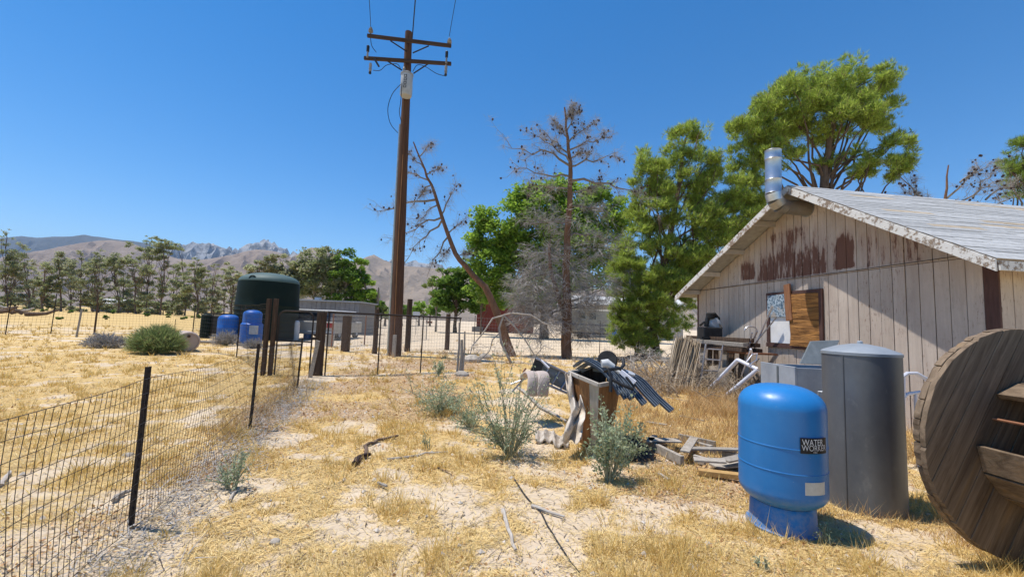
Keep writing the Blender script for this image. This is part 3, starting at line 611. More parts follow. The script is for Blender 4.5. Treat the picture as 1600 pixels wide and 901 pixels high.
def grey_tank():
    c = V(3.27, 3.85, 0); R = .29; t = thing('galvanised_tank', 'tall dark grey galvanised cylinder tank with domed top coloured as sunlit', 'water tank', c); c = c+Z*(zg(c)-.02)
    MB().lathe([(R, 0), (R+.003, .01), (R, .03), (R, 1.39), (R-.01, 1.40)], c, 64).build('tank_body', M['greytank'], t, smooth=True)
    MB().lathe([(R+.006, 1.375), (R+.007, 1.40), (R*.97, 1.412), (R*.6, 1.455), (R*.2, 1.478), (.02, 1.48)], c, 64).build('lid', M['greytop_sunlit'], t, smooth=True)
    MB().lathe([(.022, 1.475), (.022, 1.50), (.012, 1.505)], c, 12).build('bung', M['greytop_sunlit'], t)
    a = math.atan2(-3.85, -3.27)-.42
    MB().tube([c+V(math.cos(a)*(R+.002), math.sin(a)*(R+.002), .02), c+V(math.cos(a)*(R+.002), math.sin(a)*(R+.002), 1.37)], .005, 6).build('seam', M['greytank'], t)
    a -= 1.05; b = c+V(math.cos(a)*(R), math.sin(a)*(R), 1.0); dv = V(math.cos(a), math.sin(a), 0)
    MB().tube([b, b+dv*.03, b+dv*.03-Z*.05], .008, 8).build('hook', M['galv'], t)
grey_tank()

# ------------------------------------------------------------------ cable reel
def reel():
    c = V(3.62, 2.92, .80); R = .80; A = unit(V(.06, -1, 0)); X = unit(np.cross(A, Z)); t = thing('cable_reel', 'huge weathered wooden cable reel standing on its rims', 'cable reel', V(c[0], c[1], 0))
    X = -X if X[0] < 0 else X
    def flange(off, thick, ang, sgn):
        ca, sa = math.cos(ang), math.sin(ang); w = .135; n = int(2*R/w)+1
        for i in range(n):
            s0 = -R+i*w+.002; s1 = min(-R+(i+1)*w-.003, R-.001)
            if s1 <= s0: continue
            RR = R*random.uniform(.985, 1.004); poly = []
            f = lambda s: math.sqrt(max(RR*RR-s*s, 0.0004))
            ss = np.linspace(s0, s1, 5)
            top = [(s, f(s)+random.uniform(-.008, .004)) for s in ss]; bot = [(s, -f(s)+random.uniform(-.004, .008)) for s in ss[::-1]]
            for s, q in top+bot:
                poly.append(c+A*(off+random.uniform(-.001, .001))+X*(s*ca+q*sa)+Z*(-s*sa+q*ca))
            MB().prism(poly, A*thick*sgn*random.uniform(.92, 1.06)).build('plank', M['plank_reel'], t, bevel=.003)
    flange(0, .036, .52, 1); flange(-.002, .045, -1.05, -1)
    L = .80; n = 14
    for i in range(n):
        if i in (5, 6): continue
        a0 = 2*math.pi*(i+.04)/n; a1 = 2*math.pi*(i+.96)/n; r = .43; P = lambda a, rr, l: c+A*l+X*math.cos(a)*rr+Z*math.sin(a)*rr
        MB().hexa([P(a0, r-.04, .04), P(a1, r-.04, .04), P(a1, r, .04), P(a0, r, .04), P(a0, r-.04, L), P(a1, r-.04, L), P(a1, r, L), P(a0, r, L)]).build('stave', M['plank_reel'], t, bevel=.004)
    flange(L+.04, .036, .9, -1); flange(L+.042, .045, -.6, 1)
    for a in (.5, 2.6, 4.4): MB().tube([c+A*(-.055)+X*.33*math.cos(a)+Z*.33*math.sin(a), c+A*(L+.10)+X*.33*math.cos(a)+Z*.33*math.sin(a)], .009, 8).build('tie_bolt', M['rusty'], t)
reel()

# ------------------------------------------------------------------ wire fence along the left of the path
def tpost(parent, p, h, name='steel_post', lean=(0, 0)):
    p = np.asarray(p, float); b = p+Z*(zg(p)-.1); top = p+Z*h+V(*lean, 0); fdir = unit(V(-.3, .95, 0)); s = np.cross(fdir, Z); m = MB()
    m.beam(b, top, .036, .006, up=fdir); m.beam(b+fdir*.02, top+fdir*.02, .006, .034, up=fdir)
    for i in range(int(h/.055)):
        q = b+(top-b)*((i*.055+.12)/(h+.1)); m.obox(q-fdir*.005, s*.007, fdir*.004, Z*.010)
    return m.build(name, M['tpost'], parent)
def wire_mesh(parent, pts, h, sx, sz, r, mat, name='wire_mesh', z0=.02, sag=.03, extra=(), grad=False):
    m = MB(); rng = random.Random(5); pts = [np.asarray(p, float) for p in pts]
    seg = [np.linalg.norm(pts[i+1]-pts[i]) for i in range(len(pts)-1)]; tot = sum(seg)
    def P(s, z):
        i = 0; s0 = s
        while i < len(seg)-1 and s0 > seg[i]: s0 -= seg[i]; i += 1
        t = s0/seg[i]; p = pts[i]+(pts[i+1]-pts[i])*t; d = unit(pts[i+1]-pts[i]); nn = np.cross(d, Z)
        w = math.sin(math.pi*min(max(t, 0), 1)); zz = z-sag*w*(z/h)
        return p+Z*(zz+zg(p)*(1-z/h))+nn*(.025*math.sin(s*1.9+z*2)*w+.012*math.sin(s*5.1+z*4))+d*(.02*math.sin(z*3+s)+.05*(z/h)*math.sin(s*.9))
    zs = [z0+(h-z0)*(i/round((h-z0)/sz)) for i in range(int(round((h-z0)/sz))+1)]+list(extra)
    n = int(tot/.25)+2
    for z in zs: m.tube([P(tot*i/(n-1), z+rng.uniform(-.004, .004)) for i in range(n)], r*(1.25 if z == zs[0] or abs(z-h) < .01 else 1), 3, False)
    for i in range(int(tot/sx)): m.tube([P(i*sx+rng.uniform(-.003, .003), z) for z in np.linspace(z0, h, 6)], r*.9, 3, False)
    o = m.build(name, mat, parent); return o
A1, A2, A3 = G(203, 832), G(390, 672), G(464, 608); A4 = G(422, 585)
f1 = thing('wire_fence', 'dark mesh wire fence on black steel posts along left of path', 'fence', A1)
tpost(f1, A1, 1.10); tpost(f1, A2, 1.10, lean=(.02, 0)); tpost(f1, A3, 1.02, lean=(.03, 0))
d12 = unit(A2-A1); A0 = A1-d12*2.6
tpost(f1, A0, 1.1)
off = V(.03, .01, 0)
wire_mesh(f1, [A0+off, A1+off, A2+off, A3+off], 1.03, .046, .102, .0020, M['wire'])

# ------------------------------------------------------------------ gate, posts and chain link
def post(name, label, px, base, top, r, mat, square=False, lean=(0, 0), group=None, n=10):
    p = G(px, base); tp = at(px, top, p[1]); h = tp[2]
    t = tag(None or reg(bpy.data.objects.new('x', None), None, p)) if False else None
    m = MB(); b = p-Z*.1; e = p+Z*h+V(*lean, 0)
    if square: m.beam(b, e, r*2, r*2, up=(0.1, 1, 0))
    else: m.tube([b, b+(e-b)*.3+V(.006, 0, 0), b+(e-b)*.7-V(.006, 0, 0), e], [r*1.06, r, r*.97, r*.92], n)
    return tag(m.build(name, mat, None, p, bevel=.006 if square else 0), label, 'post', group)
post('wooden_post', 'left one of two dark wood posts side by side before green tank', 410.5, 588, 466, .042, M['post_wood'], True)
post('wooden_post', 'right one of two dark wood posts side by side before green tank', 421.5, 587, 466, .042, M['post_wood'], True)
post('wooden_post', 'thick dark gate post with short white stake leaning on it', 496, 587, 487, .085, M['post_wood'], True)
post('wooden_post', 'thick dark post standing in chain link beyond the tan bin', 539, 550, 493, .135, M['post_wood'], True)
post('wooden_post', 'brown post just left of the utility pole', 585, 553, 483, .10, M['post_wood'], False)
post('wooden_post', 'brown post just right of the utility pole', 636, 550, 467, .125, M['post_wood'], False)
post('wooden_post', 'dark post in chain link farther right of the pole', 698, 547, 490, .12, M['post_wood'], False)
post('wooden_stake', 'short grey stake against foot of the utility pole', 615, 558, 523, .06, M['grey_wood'], True)
pj = G(718, 582); st = thing('post_bundle', 'three grey weathered stakes standing together at end of chain link', 'posts', pj)
for dx, h, r in ((-.07, 1.45, .035), (.02, .95, .05), (.09, 1.2, .03)): MB().tube([pj+V(dx, 0, -.05), pj+V(dx+.02, .02, h*.5), pj+V(dx+.05*dx, 0, h)], [r, r*.95, r*.8], 8).build('stake', M['grey_wood'], st)
p = G(484, 590); tag(MB().beam(p-Z*.05, at(497, 532, p[1]-.15), .09, .03, up=(0, 1, 0)).build('leaning_stake', M['grey_wood'], None, p), 'pale grey board leaning against thick gate post', 'board')
def gate():
    a = G(430, 586); b = G(489, 586); Yg = 10.1; t = thing('tube_gate', 'round cornered grey tube gate with chain link between wood posts', 'gate', (a+b)/2)
    zt = at(460, 486, Yg)[2]; zm = at(460, 533, Yg)[2]; x0, x1 = at(434, 520, Yg)[0], at(488, 520, Yg)[0]
    def P(x, z): return V(x, Yg, z)
    r = .16; pts = [P(x0, zm)]+[P(x0+r-r*math.cos(q), zt-r+r*math.sin(q)) for q in np.linspace(0, math.pi/2, 6)]+[P(x1-r+r*math.sin(q), zt-r+r*math.cos(q)) for q in np.linspace(0, math.pi/2, 6)]+[P(x1, zm)]
    MB().tube(pts, .019, 8).build('frame', M['tpost'], t, smooth=True)
    MB().tube([P(x0, zm), P(x1, zm)], .018, 8).build('bottom_rail', M['tpost'], t); MB().tube([P(x0, .02), P(x0, zm)], .018, 8).build('leg', M['tpost'], t); MB().tube([P(x1, .02), P(x1, zm)], .018, 8).build('leg', M['tpost'], t)
    chain(t, P(x0+.03, 0), P(x1-.03, 0), zm, zt-.06, .075)
    wire_mesh(t, [P(x0, 0)-V(0, .03, 0), P(x1, 0)-V(0, .03, 0)], zm-.02, .12, .18, .003, M['wire'], 'lower_mesh')
def chain(parent, a, b, z0, z1, s, r=.0026, mat=None):
    m = MB(); d = unit(b-a); L = np.linalg.norm(b-a); n = int(L/s); k = max(2, int((z1-z0)/s)*2); nn = np.cross(d, Z)
    for i in range(n):
        m.tube([a+d*min(L, max(0, (i+.5+(.5 if j % 2 else -.5))*s))+nn*(.004 if j % 2 else -.004)+Z*(z0+(z1-z0)*j/k) for j in range(k+1)], r, 3, False)
        m.tube([a+d*min(L, max(0, (i+.5-(.5 if j % 2 else -.5))*s))+nn*(.004 if j % 2 else -.004)+Z*(z0+(z1-z0)*j/k) for j in range(k+1)], r, 3, False)
    return m.build('chain_mesh', mat or M['galv_wire'], parent)
gate()
def chain_fence():
    Ya = 10.4; a = at(507, 560, Ya); a = V(a[0], Ya, 0); Yb = 12.3; b = at(718, 560, Yb); b = V(b[0], Yb, 0)
    t = thing('chain_link_fence', 'low chain link fence with dark top rail right of the gate', 'fence', a); d = unit(b-a); L = np.linalg.norm(b-a)
    za = at(507, 487, Ya)[2]; zb = at(718, 497, Yb)[2]
    MB().tube([a+Z*za, b+Z*zb], .024, 8).build('top_rail', M['tpost'], t)
    for f_ in (.01, .36, .68, .99): q = a+d*L*f_; MB().tube([q-Z*.1, q+Z*(za+(zb-za)*f_)], .018, 8).build('fence_post', M['tpost'], t)
    chain(t, a, b, .05, min(za, zb)-.03, .075, .0022)
    c = V(6.2, 20.8, 0); b2 = b+V(.1, .1, 0)
    t2 = thing('field_wire_fence', 'thin wire fence running behind the dead pines to the yard', 'fence', c)
    wire_mesh(t2, [at(505, 560, 17.5)*V(1, 1, 0), at(700, 550, 21)*V(1, 1, 0), at(880, 550, 22.5)*V(1, 1, 0), at(1010, 550, 23)*V(1, 1, 0)], 1.7, .15, .17, .0045, M['galv_wire'])
    for px_, yy in ((740, 21.4), (845, 22.2), (937, 22.7), (1000, 23)): q = at(px_, 550, yy)*V(1, 1, 0); tpost(t2, q, 1.8)
    t3 = thing('yard_chain_fence', 'chain link run on thin posts leading back past the gate', 'fence', V(-7, 17, 0))
    a3, b3 = V(-8.4, 19.5, 0), V(-6.3, 31, 0); chain(t3, a3, b3, .05, 1.5, .16, .004)
    for f_ in (0, .25, .5, .75, 1): q = a3+(b3-a3)*f_; MB().tube([q-Z*.1, q+Z*1.6], .035, 8).build('fence_post', M['rusty' if f_ < .4 else 'galv_dull'], t3)
    MB().tube([a3+Z*1.55, b3+Z*1.55], .025, 6).build('top_rail', M['galv_dull'], t3)
chain_fence()
def far_fence():
    ps = [(-60, 525), (8, 523), (79, 522), (147, 523), (272, 521), (330, 527)]; Ps = [G(*q) for q in ps]
    t = thing('pasture_fence', 'tall wire fence on dark posts across the golden field', 'fence', Ps[3])
    for i, (q, h) in enumerate(zip(Ps, (1.7, 1.65, 2.1, 1.75, .9, 1.8))): tpost(t, q, h, lean=(.05 if i in (2, 1) else 0, 0)) if i != 3 else MB().tube([q-Z*.1, q+Z*h], .045, 8).build('round_post', M['post_wood'], t)
    q = G(119, 527); MB().tube([q-Z*.1, q+Z*1.35+V(.1, 0, 0)], .04, 8).build('round_post', M['grey_wood'], t)
    wire_mesh(t, Ps, 1.5, .16, .15, .0042, M['wire'], extra=(1.7,))
    t2 = thing('tank_yard_fence', 'mesh wire fence in front of blue tanks and green tank', 'fence', G(360, 530))
    Q = [V(*at(300, 530, 16)[:2], 0), V(*at(372, 530, 14)[:2], 0), V(*at(412, 530, 10.3)[:2], 0)]
    wire_mesh(t2, Q, 1.75, .16, .13, .0026, M['wire'])
    for q in Q[:2]: tpost(t2, q, 1.7)
far_fence()

# ------------------------------------------------------------------ utility pole
def pole():
    Y0 = 16.5; b = G(617, 556); t = thing('utility_pole', 'tall brown utility pole with two crossarms and grey transformer', 'utility pole', b)
    top = at(639, 51, Y0); m = MB(); n = 7; P = lambda s: b+(top-b)*s
    m.tube([b-Z*.3]+[P(i/n)+V(random.uniform(-.012, .012), 0, 0) for i in range(n+1)], [.255]+[.25-.105*i/n for i in range(n+1)], 18); m.build('shaft', M['pole'], t, smooth=True)
    m = MB(); m.tube([b+V(-.27, -.05, 0), P(.45)+V(-.225, -.05, 0), P(.70)+V(-.19, -.05, 0)], .045, 10); m.build('conduit', M['galv_dull'], t, smooth=True)
    m = MB(); m.tube([b+V(.02, -.27, 0), P(.3)+V(.0, -.25, 0), P(.6)+V(.03, -.21, 0)], .018, 6); m.build('ground_wire', M['oldwood'], t)
    w = .12
    a0, a1 = at(574, 56, Y0-.35), at(705, 72, Y0-.35); MB().beam(a0, a1, .10, .13, up=(0, 0, 1)).build('crossarm', M['crossarm'], t, bevel=.008)
    b0, b1 = at(569, 91, Y0-.35), at(705, 100, Y0-.35); MB().beam(b0, b1, .10, .13).build('crossarm', M['crossarm'], t, bevel=.008)
    for (p0, p1) in (((610, 64), (636, 81)), ((670, 72), (645, 83)), ((606, 96), (628, 110)), ((672, 98), (646, 115))):
        MB().beam(at(*p0, Y0-.30), at(*p1, Y0-.22), .02, .05).build('brace', M['tpost'], t)
    for px_, py_ in ((579, 53), (702, 70)):
        q = at(px_, py_, Y0-.35)
        MB().lathe([(.03, 0), (.03, .06), (.09, .07), (.10, .10), (.05, .12), (.09, .15), (.09, .18), (.04, .20), (.06, .23), (.05, .27)], q, 14).build('insulator', M['porcelain'], t, smooth=True)
    for px_, py_ in ((575, 76), (698, 85)):
        q = at(px_, py_, Y0-.42); MB().lathe([(.05, -.14), (.06, -.12), (.06, .10), (.05, .12)], q, 12).build('fuse_cap', M['black'], t); MB().lathe([(.04, -.40), (.05, -.38), (.03, -.14)], q, 10).build('cutout_insulator', M['porcelain'], t)
    for px_, py_ in ((579, 101), (697, 104)):
        q = at(px_, py_, Y0-.42); m = MB(); m.lathe([(.05, -.30), (.065, -.2), (.05, -.12), (.065, -.05), (.05, .05)], q, 10); m.build('arrester', M['porcelain'], t); MB().ball(q-Z*.36, .06, 8, 5).build('arrester_cap', M['black'], t)
    MB().beam(at(585, 92, Y0-.5), at(592, 104, Y0-.55), .07, .07).build('fuse_barrel', M['black'], t)
    tc = at(634, 150, Y0-.42); H = at(634, 117, Y0-.42)[2]-tc[2]; rr = .24
    MB().lathe([(rr*.9, -.02), (rr, .02), (rr, H-.02), (rr*.97, H)], tc, 28).build('transformer_can', M['transformer'], t, smooth=True)
    MB().lathe([(rr+.02, H-.03), (rr+.02, H+.02), (rr*.6, H+.10), (.03, H+.12)], tc, 28).build('transformer_lid', M['transformer'], t, smooth=True)
    MB().lathe([(.04, H+.05), (.06, H+.15), (.04, H+.2), (.06, H+.25), (.03, H+.33)], tc+V(-.14, 0, 0), 10).build('bushing', M['porcelain'], t, smooth=True)
    m = MB()  # stencilled number on the can
    for i in range(4):
        zz = tc[2]+.22+i*.15; y_ = tc[1]-rr-.004
        for (x0, x1, z0, z1) in ((-.05, .06, 0, .02), (-.05, -.03, 0, .10), (.04, .06, 0, .10), (-.05, .06, .09, .11)): m.box(tc[0]+x0, tc[0]+x1, y_, y_+.03, zz+z0, zz+z1)
    m.build('stencil', M['black'], t)
    MB().beam(tc+V(.1, .25, .2), tc+V(.1, .25, .6), .1, .15, up=(1, 0, 0)).build('bracket', M['metal_grey'], t)
    def wire(name, pts, r=.014): 
        pts = [np.asarray(q) for q in pts]; s = []
        for i in range(len(pts)-1):
            p0, p1, p2, p3 = pts[max(i-1, 0)], pts[i], pts[i+1], pts[min(i+2, len(pts)-1)]
            for u in np.linspace(0, 1, 6)[:-1]: s.append(.5*((2*p1)+(-p0+p2)*u+(2*p0-5*p1+4*p2-p3)*u*u+(-p0+3*p1-3*p2+p3)*u**3))
        s.append(pts[-1]); MB().tube(s, r, 5).build(name, M['black'], t)
    A = lambda x, y, o=-.5: at(x, y, Y0+o)
    wire('drop_wire', [A(626, 132, -.72), A(613, 147), A(606, 170), A(610, 193), A(622, 208, -.3)]); wire('drop_wire', [A(628, 130, -.7), A(626, 160, -.72), A(624, 175), A(627, 190, -.3)])
    wire('jumper', [A(579, 60), A(581, 72), A(588, 82)]); wire('jumper', [A(583, 110), A(594, 110), A(604, 102), A(620, 100), A(626, 108)]); wire('jumper', [A(645, 112, -.3), A(652, 102), A(664, 104), A(682, 115), A(696, 119)])
    wire('line_wire', [at(579, 42, Y0-.35), at(577, 0, Y0-2.2), at(560, -260, Y0-6)], .012); wire('line_wire', [at(702, 57, Y0-.35), at(712, 0, Y0-2.2), at(760, -260, Y0-6)], .012); wire('guy_cable', [at(644, 62, Y0-.1), at(649, 0, Y0-1.8), at(672, -280, Y0-6)], .024)
    for s, d_ in ((.14, .35), (.24, -.33), (.34, .33)): MB().tube([P(s), P(s)+V(d_, -.05, 0)], .012, 5).build('step_bolt', M['galv_dull'], t)
pole()

# ------------------------------------------------------------------ trees
def crown_points(clumps, Y, n, rng, sub=9, shell=.55, rr=(.20, .44), wr=.15):
    """clumps: (px, py, rx, ry[, dY, weight]) outline ellipses of the crown seen in the photo, placed at depth Y"""
    cen = []; rad = []
    for c in clumps:
        cx, cy, rx, ry = c[:4]; dY = c[4] if len(c) > 4 else 0; YY = Y+dY; p = at(cx, cy, YY); k = YY/F; R3 = V(rx*k, (rx+ry)*.42*k, ry*k)
        ns = max(4, int(1.5*sub*(rx*ry/1600.)**.5*(c[5] if len(c) > 5 else 1)))
        d = rdir(ns, rng); q = p+d*R3*(rng.uniform(.35, .9, ns)**.6)[:, None]; cen.append(q)
        rad.append((R3[0]*R3[1]*R3[2])**(1/3)*rng.uniform(*rr, ns))
    cen = np.concatenate(cen); rad = np.concatenate(rad); w = rad**2*rng.uniform(wr, 1.0, len(rad)); idx = rng.choice(len(cen), n, p=w/w.sum())
    r = rng.random(n)**shell; return cen, rad, cen[idx]+rdir(n, rng)*(rad[idx]*r)[:, None]*V(1.1, 1.1, .68), idx
def limbs(m, tp, r0, cen, rng, nl=30, fork=.35, rmin=.012):
    """tapered limbs from the trunk path to clump centres"""
    tp = [np.asarray(q) for q in tp]; n = len(tp)
    pick = rng.permutation(len(cen))[:nl]
    for i in pick:
        c = cen[i]; zmax = tp[-1][2]; zmin = tp[0][2]; zz = zmin+(c[2]-zmin)*rng.uniform(fork, .85); zz = min(max(zz, zmin+.18*(zmax-zmin)), zmax)
        j = min(range(n), key=lambda q: abs(tp[q][2]-zz)); s = tp[j]; rr = max(r0*(1-.75*j/(n-1))*.28, rmin)
        m.tube(path(s, c, 6, sag=.06*np.linalg.norm(c-s), jit=.035, rng=rng), [rr*(1-.85*t)+rmin*.5 for t in np.linspace(0, 1, 6)], 5, False)
def tree(name, label, base, trunk, r0, clumps, Y, n, kind, mat, size, seed, bark='bark', sub=9, nl=30, cat='tree', group=None, fork=.35, shell=.55, aspect=.55):
    rng = np.random.default_rng(seed); b = np.asarray(base, float)*V(1, 1, 0)
    t = thing(name, label, cat, b, group); tp = [b-Z*.2]+[np.asarray(q, float) for q in trunk]
    fine = []
    for i in range(len(tp)-1):
        for s in np.linspace(0, 1, 4)[:-1]: fine.append(tp[i]+(tp[i+1]-tp[i])*s+rng.normal(size=3)*V(.05, .05, 0)*r0*2)
    fine.append(tp[-1]); L = len(fine); m = MB(); m.tube(fine, [r0*(1.25 if i == 0 else 1-.8*i/(L-1)) for i in range(L)], 9)
    cen, rad, pts, idx = crown_points(clumps, Y, n, rng, sub, shell, *(((.26, .52), .5) if kind == 'leaf' else ((.18, .42), .08)))
    limbs(m, fine, r0, cen, rng, nl, fork, rmin=.008+.0004*Y); m.build('trunk', M[bark], t, smooth=True)
    if kind == 'leaf':
        quad_soup('crown', leaf_quads(pts, size, rng, aspect), M[mat], t)
    else:
        out = pts-cen[idx]; out /= (np.linalg.norm(out, axis=1)[:, None]+1e-6); out = out*.55+V(0, 0, .75)+rng.normal(size=out.shape)*.35
        tri_soup('crown', needle_tris(pts, out, 7, size, size*.115, .42, rng), M[mat], t)
    return t
GP = 'tall green pines around the barn'
P = lambda x, y, Y: at(x, y, Y)
tree('pine_tree', 'tall broad green pine rising behind the barn roof', G(1292, 575)*0+V(*at(1290, 500, 21)[:2], 0), [at(1286, 330, 21), at(1290, 260, 21), at(1300, 200, 21), at(1310, 140, 21)], .30,
     [(1238, 160, 62, 48), (1205, 190, 60, 40), (1165, 215, 26, 34, .5), (1295, 135, 60, 40), (1340, 130, 55, 40), (1380, 130, 28, 28, -.5), (1300, 190, 80, 38), (1370, 180, 34, 36), (1215, 245, 45, 26), (1375, 262, 48, 22, -1), (1400, 235, 32, 26, -1), (1330, 255, 60, 20), (1325, 100, 16, 14), (1255, 115, 22, 16), (1410, 215, 18, 14, -1), (1170, 262, 40, 22, .5), (1155, 240, 26, 22, .5)], 21, 18500, 'needle', 'needle', .26, 21, 'bark', 16, 34)
tree('pine_tree', 'bushy green pine standing left of the barn corner', V(*at(1028, 500, 21)[:2], 0), [at(1020, 520, 21), at(1036, 440, 21), at(1050, 350, 21), at(1065, 250, 21), at(1072, 215, 21)], .26,
     [(1075, 220, 40, 32), (1030, 250, 45, 28), (1010, 275, 34, 28), (1090, 255, 42, 30), (1060, 290, 60, 34), (1130, 300, 60, 38, .5), (1165, 310, 34, 36, .5), (1020, 330, 44, 38), (1085, 345, 60, 38), (1125, 355, 44, 34), (1000, 385, 38, 36), (1055, 395, 55, 36), (1095, 400, 40, 36), (985, 435, 34, 32), (1035, 440, 36, 30), (1065, 430, 34, 30), (1010, 475, 32, 30, -.6), (985, 500, 24, 30, -.6), (1000, 535, 26, 18, -.8), (1030, 520, 20, 22, -.4), (972, 460, 24, 34, -.4), (965, 410, 22, 30, .3), (968, 515, 20, 26, -.5), (1150, 345, 40, 30, .5), (1045, 480, 24, 24), (1078, 425, 34, 30), (1085, 460, 28, 26), (1070, 495, 26, 24), (1110, 380, 40, 30), (1170, 330, 34, 30), (1185, 290, 26, 22)], 21, 27000, 'needle', 'needle', .25, 22, 'bark', 16, 40, fork=.2)
tree('pine_tree', 'green pine at far right edge behind the roof', V(*at(1610, 500, 23)[:2], 0), [at(1608, 380, 23), at(1612, 300, 23), at(1620, 240, 23)], .26,
     [(1612, 245, 45, 32), (1590, 270, 34, 30), (1630, 290, 50, 36), (1598, 312, 30, 14), (1660, 250, 50, 50)], 23, 6500, 'needle', 'needle_dark', .26, 23, 'bark', 16, 16)
tree('young_pine', 'low dense young pine filling the gap before the trailer', V(*at(995, 500, 20.4)[:2], 0), [at(995, 540, 20.4), at(996, 500, 20.4), at(1000, 450, 20.4)], .12,
     [(985, 462, 26, 30), (1002, 515, 30, 28), (970, 500, 20, 30), (1030, 468, 26, 28), (1042, 512, 20, 24), (1012, 430, 26, 26), (975, 535, 18, 14), (1015, 545, 26, 10), (972, 425, 20, 28), (1055, 440, 20, 26)], 20.4, 7500, 'needle', 'needle', .22, 28, 'bark', 16, 24, fork=.1)
tree('leafy_tree', 'large bright green leafy tree behind the dead pine', V(*at(850, 500, 42)[:2], 0), [at(850, 470, 42), at(848, 400, 42), at(852, 340, 42)], .45,
     [(790, 345, 50, 38), (765, 370, 36, 34), (770, 415, 42, 40), (850, 320, 52, 36), (900, 315, 44, 34), (935, 340, 34, 36), (955, 375, 26, 40), (830, 375, 56, 42), (895, 375, 56, 46), (815, 430, 48, 36), (870, 430, 56, 36), (925, 425, 46, 40), (790, 462, 34, 22), (850, 465, 40, 20), (968, 330, 24, 36), (972, 380, 24, 36), (970, 430, 24, 36), (745, 400, 22, 30), (750, 345, 20, 22), (930, 300, 30, 22), (870, 295, 34, 20), (815, 310, 30, 22), (760, 445, 30, 26), (775, 470, 26, 16), (805, 395, 46, 34), (880, 350, 50, 34), (740, 375, 18, 24)], 42, 64000, 'leaf', 'leaf', .38, 24, 'bark', 22, 30, fork=.3)
tree('leafy_tree', 'small round green tree beside the red shed', V(*at(712, 500, 50)[:2], 0), [at(712, 480, 50), at(712, 440, 50)], .25,
     [(715, 440, 30, 28), (700, 460, 28, 24), (735, 465, 26, 24), (715, 478, 34, 16), (705, 440, 26, 22), (728, 448, 22, 22)], 50, 11000, 'leaf', 'leaf_dark', .40, 25, 'bark', 14, 14)
tree('leafy_tree', 'pale airy green sapling left of the small round tree', V(*at(682, 500, 52)[:2], 0), [at(682, 470, 52), at(682, 430, 52)], .12,
     [(684, 432, 14, 18), (676, 455, 16, 20), (692, 462, 14, 18)], 52, 1900, 'leaf', 'leaf_pale', .32, 26, 'bark_pale', 10, 10)
tree('leafy_tree', 'dark yellow green bush in front of the red shed', V(*at(752, 500, 47)[:2], 0), [at(752, 490, 47), at(754, 460, 47)], .12,
     [(752, 455, 14, 18), (760, 470, 16, 14)], 47, 1500, 'leaf', 'leaf_pale', .3, 27, 'bark', 10, 8)
for i, (cx, tp_, rx, yy, mt, lab) in enumerate(((628, 472, 18, 85, 'leaf_dark', 'low dark tree far behind the pole, right of its shaft'), (655, 466, 22, 90, 'leaf', 'low bright tree far behind the brown post'), (602, 470, 16, 75, 'leaf_dark', 'low dark tree touching left edge of the pole'), (672, 470, 18, 95, 'leaf_dark', 'low dark tree far off behind the pale sapling'))):
    tree('far_tree', lab, V(*at(cx, 500, yy)[:2], 0), [at(cx, 490, yy), at(cx, 478, yy)], .25, [(cx, tp_+12, rx, 12), (cx-8, tp_+18, rx*.8, 10), (cx+9, tp_+16, rx*.7, 12)], yy, 1500, 'leaf', mt, .55, 30+i, 'bark', 12, 6)
# cottonwoods behind the green tank
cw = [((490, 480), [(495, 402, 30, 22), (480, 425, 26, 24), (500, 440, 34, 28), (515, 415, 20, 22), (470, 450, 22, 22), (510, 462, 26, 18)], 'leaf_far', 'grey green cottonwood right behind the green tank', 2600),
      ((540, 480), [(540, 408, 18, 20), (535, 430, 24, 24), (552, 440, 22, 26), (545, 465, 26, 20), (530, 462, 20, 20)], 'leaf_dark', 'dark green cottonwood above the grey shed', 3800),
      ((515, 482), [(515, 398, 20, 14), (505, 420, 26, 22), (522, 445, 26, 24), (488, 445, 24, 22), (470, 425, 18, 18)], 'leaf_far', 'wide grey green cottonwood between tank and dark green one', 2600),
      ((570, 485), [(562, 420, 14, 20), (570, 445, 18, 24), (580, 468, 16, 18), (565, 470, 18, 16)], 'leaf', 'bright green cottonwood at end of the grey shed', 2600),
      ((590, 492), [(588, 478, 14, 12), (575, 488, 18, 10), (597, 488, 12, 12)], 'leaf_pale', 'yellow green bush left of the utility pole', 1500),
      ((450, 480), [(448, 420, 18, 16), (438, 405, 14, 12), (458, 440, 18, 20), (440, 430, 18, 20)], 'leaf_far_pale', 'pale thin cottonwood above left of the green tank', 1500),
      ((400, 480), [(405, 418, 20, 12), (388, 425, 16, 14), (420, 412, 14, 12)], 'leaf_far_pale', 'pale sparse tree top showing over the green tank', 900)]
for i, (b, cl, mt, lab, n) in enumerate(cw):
    tree('cottonwood_tree', lab, V(*at(b[0], 500, 62)[:2], 0), [at(b[0], 480, 62), at(b[0]+2, 450, 62), at(cl[0][0], cl[0][1], 62)], .3, cl, 62, int(n*2.5), 'leaf', mt, .42, 50+i, 'bark_pale', 18, 16)
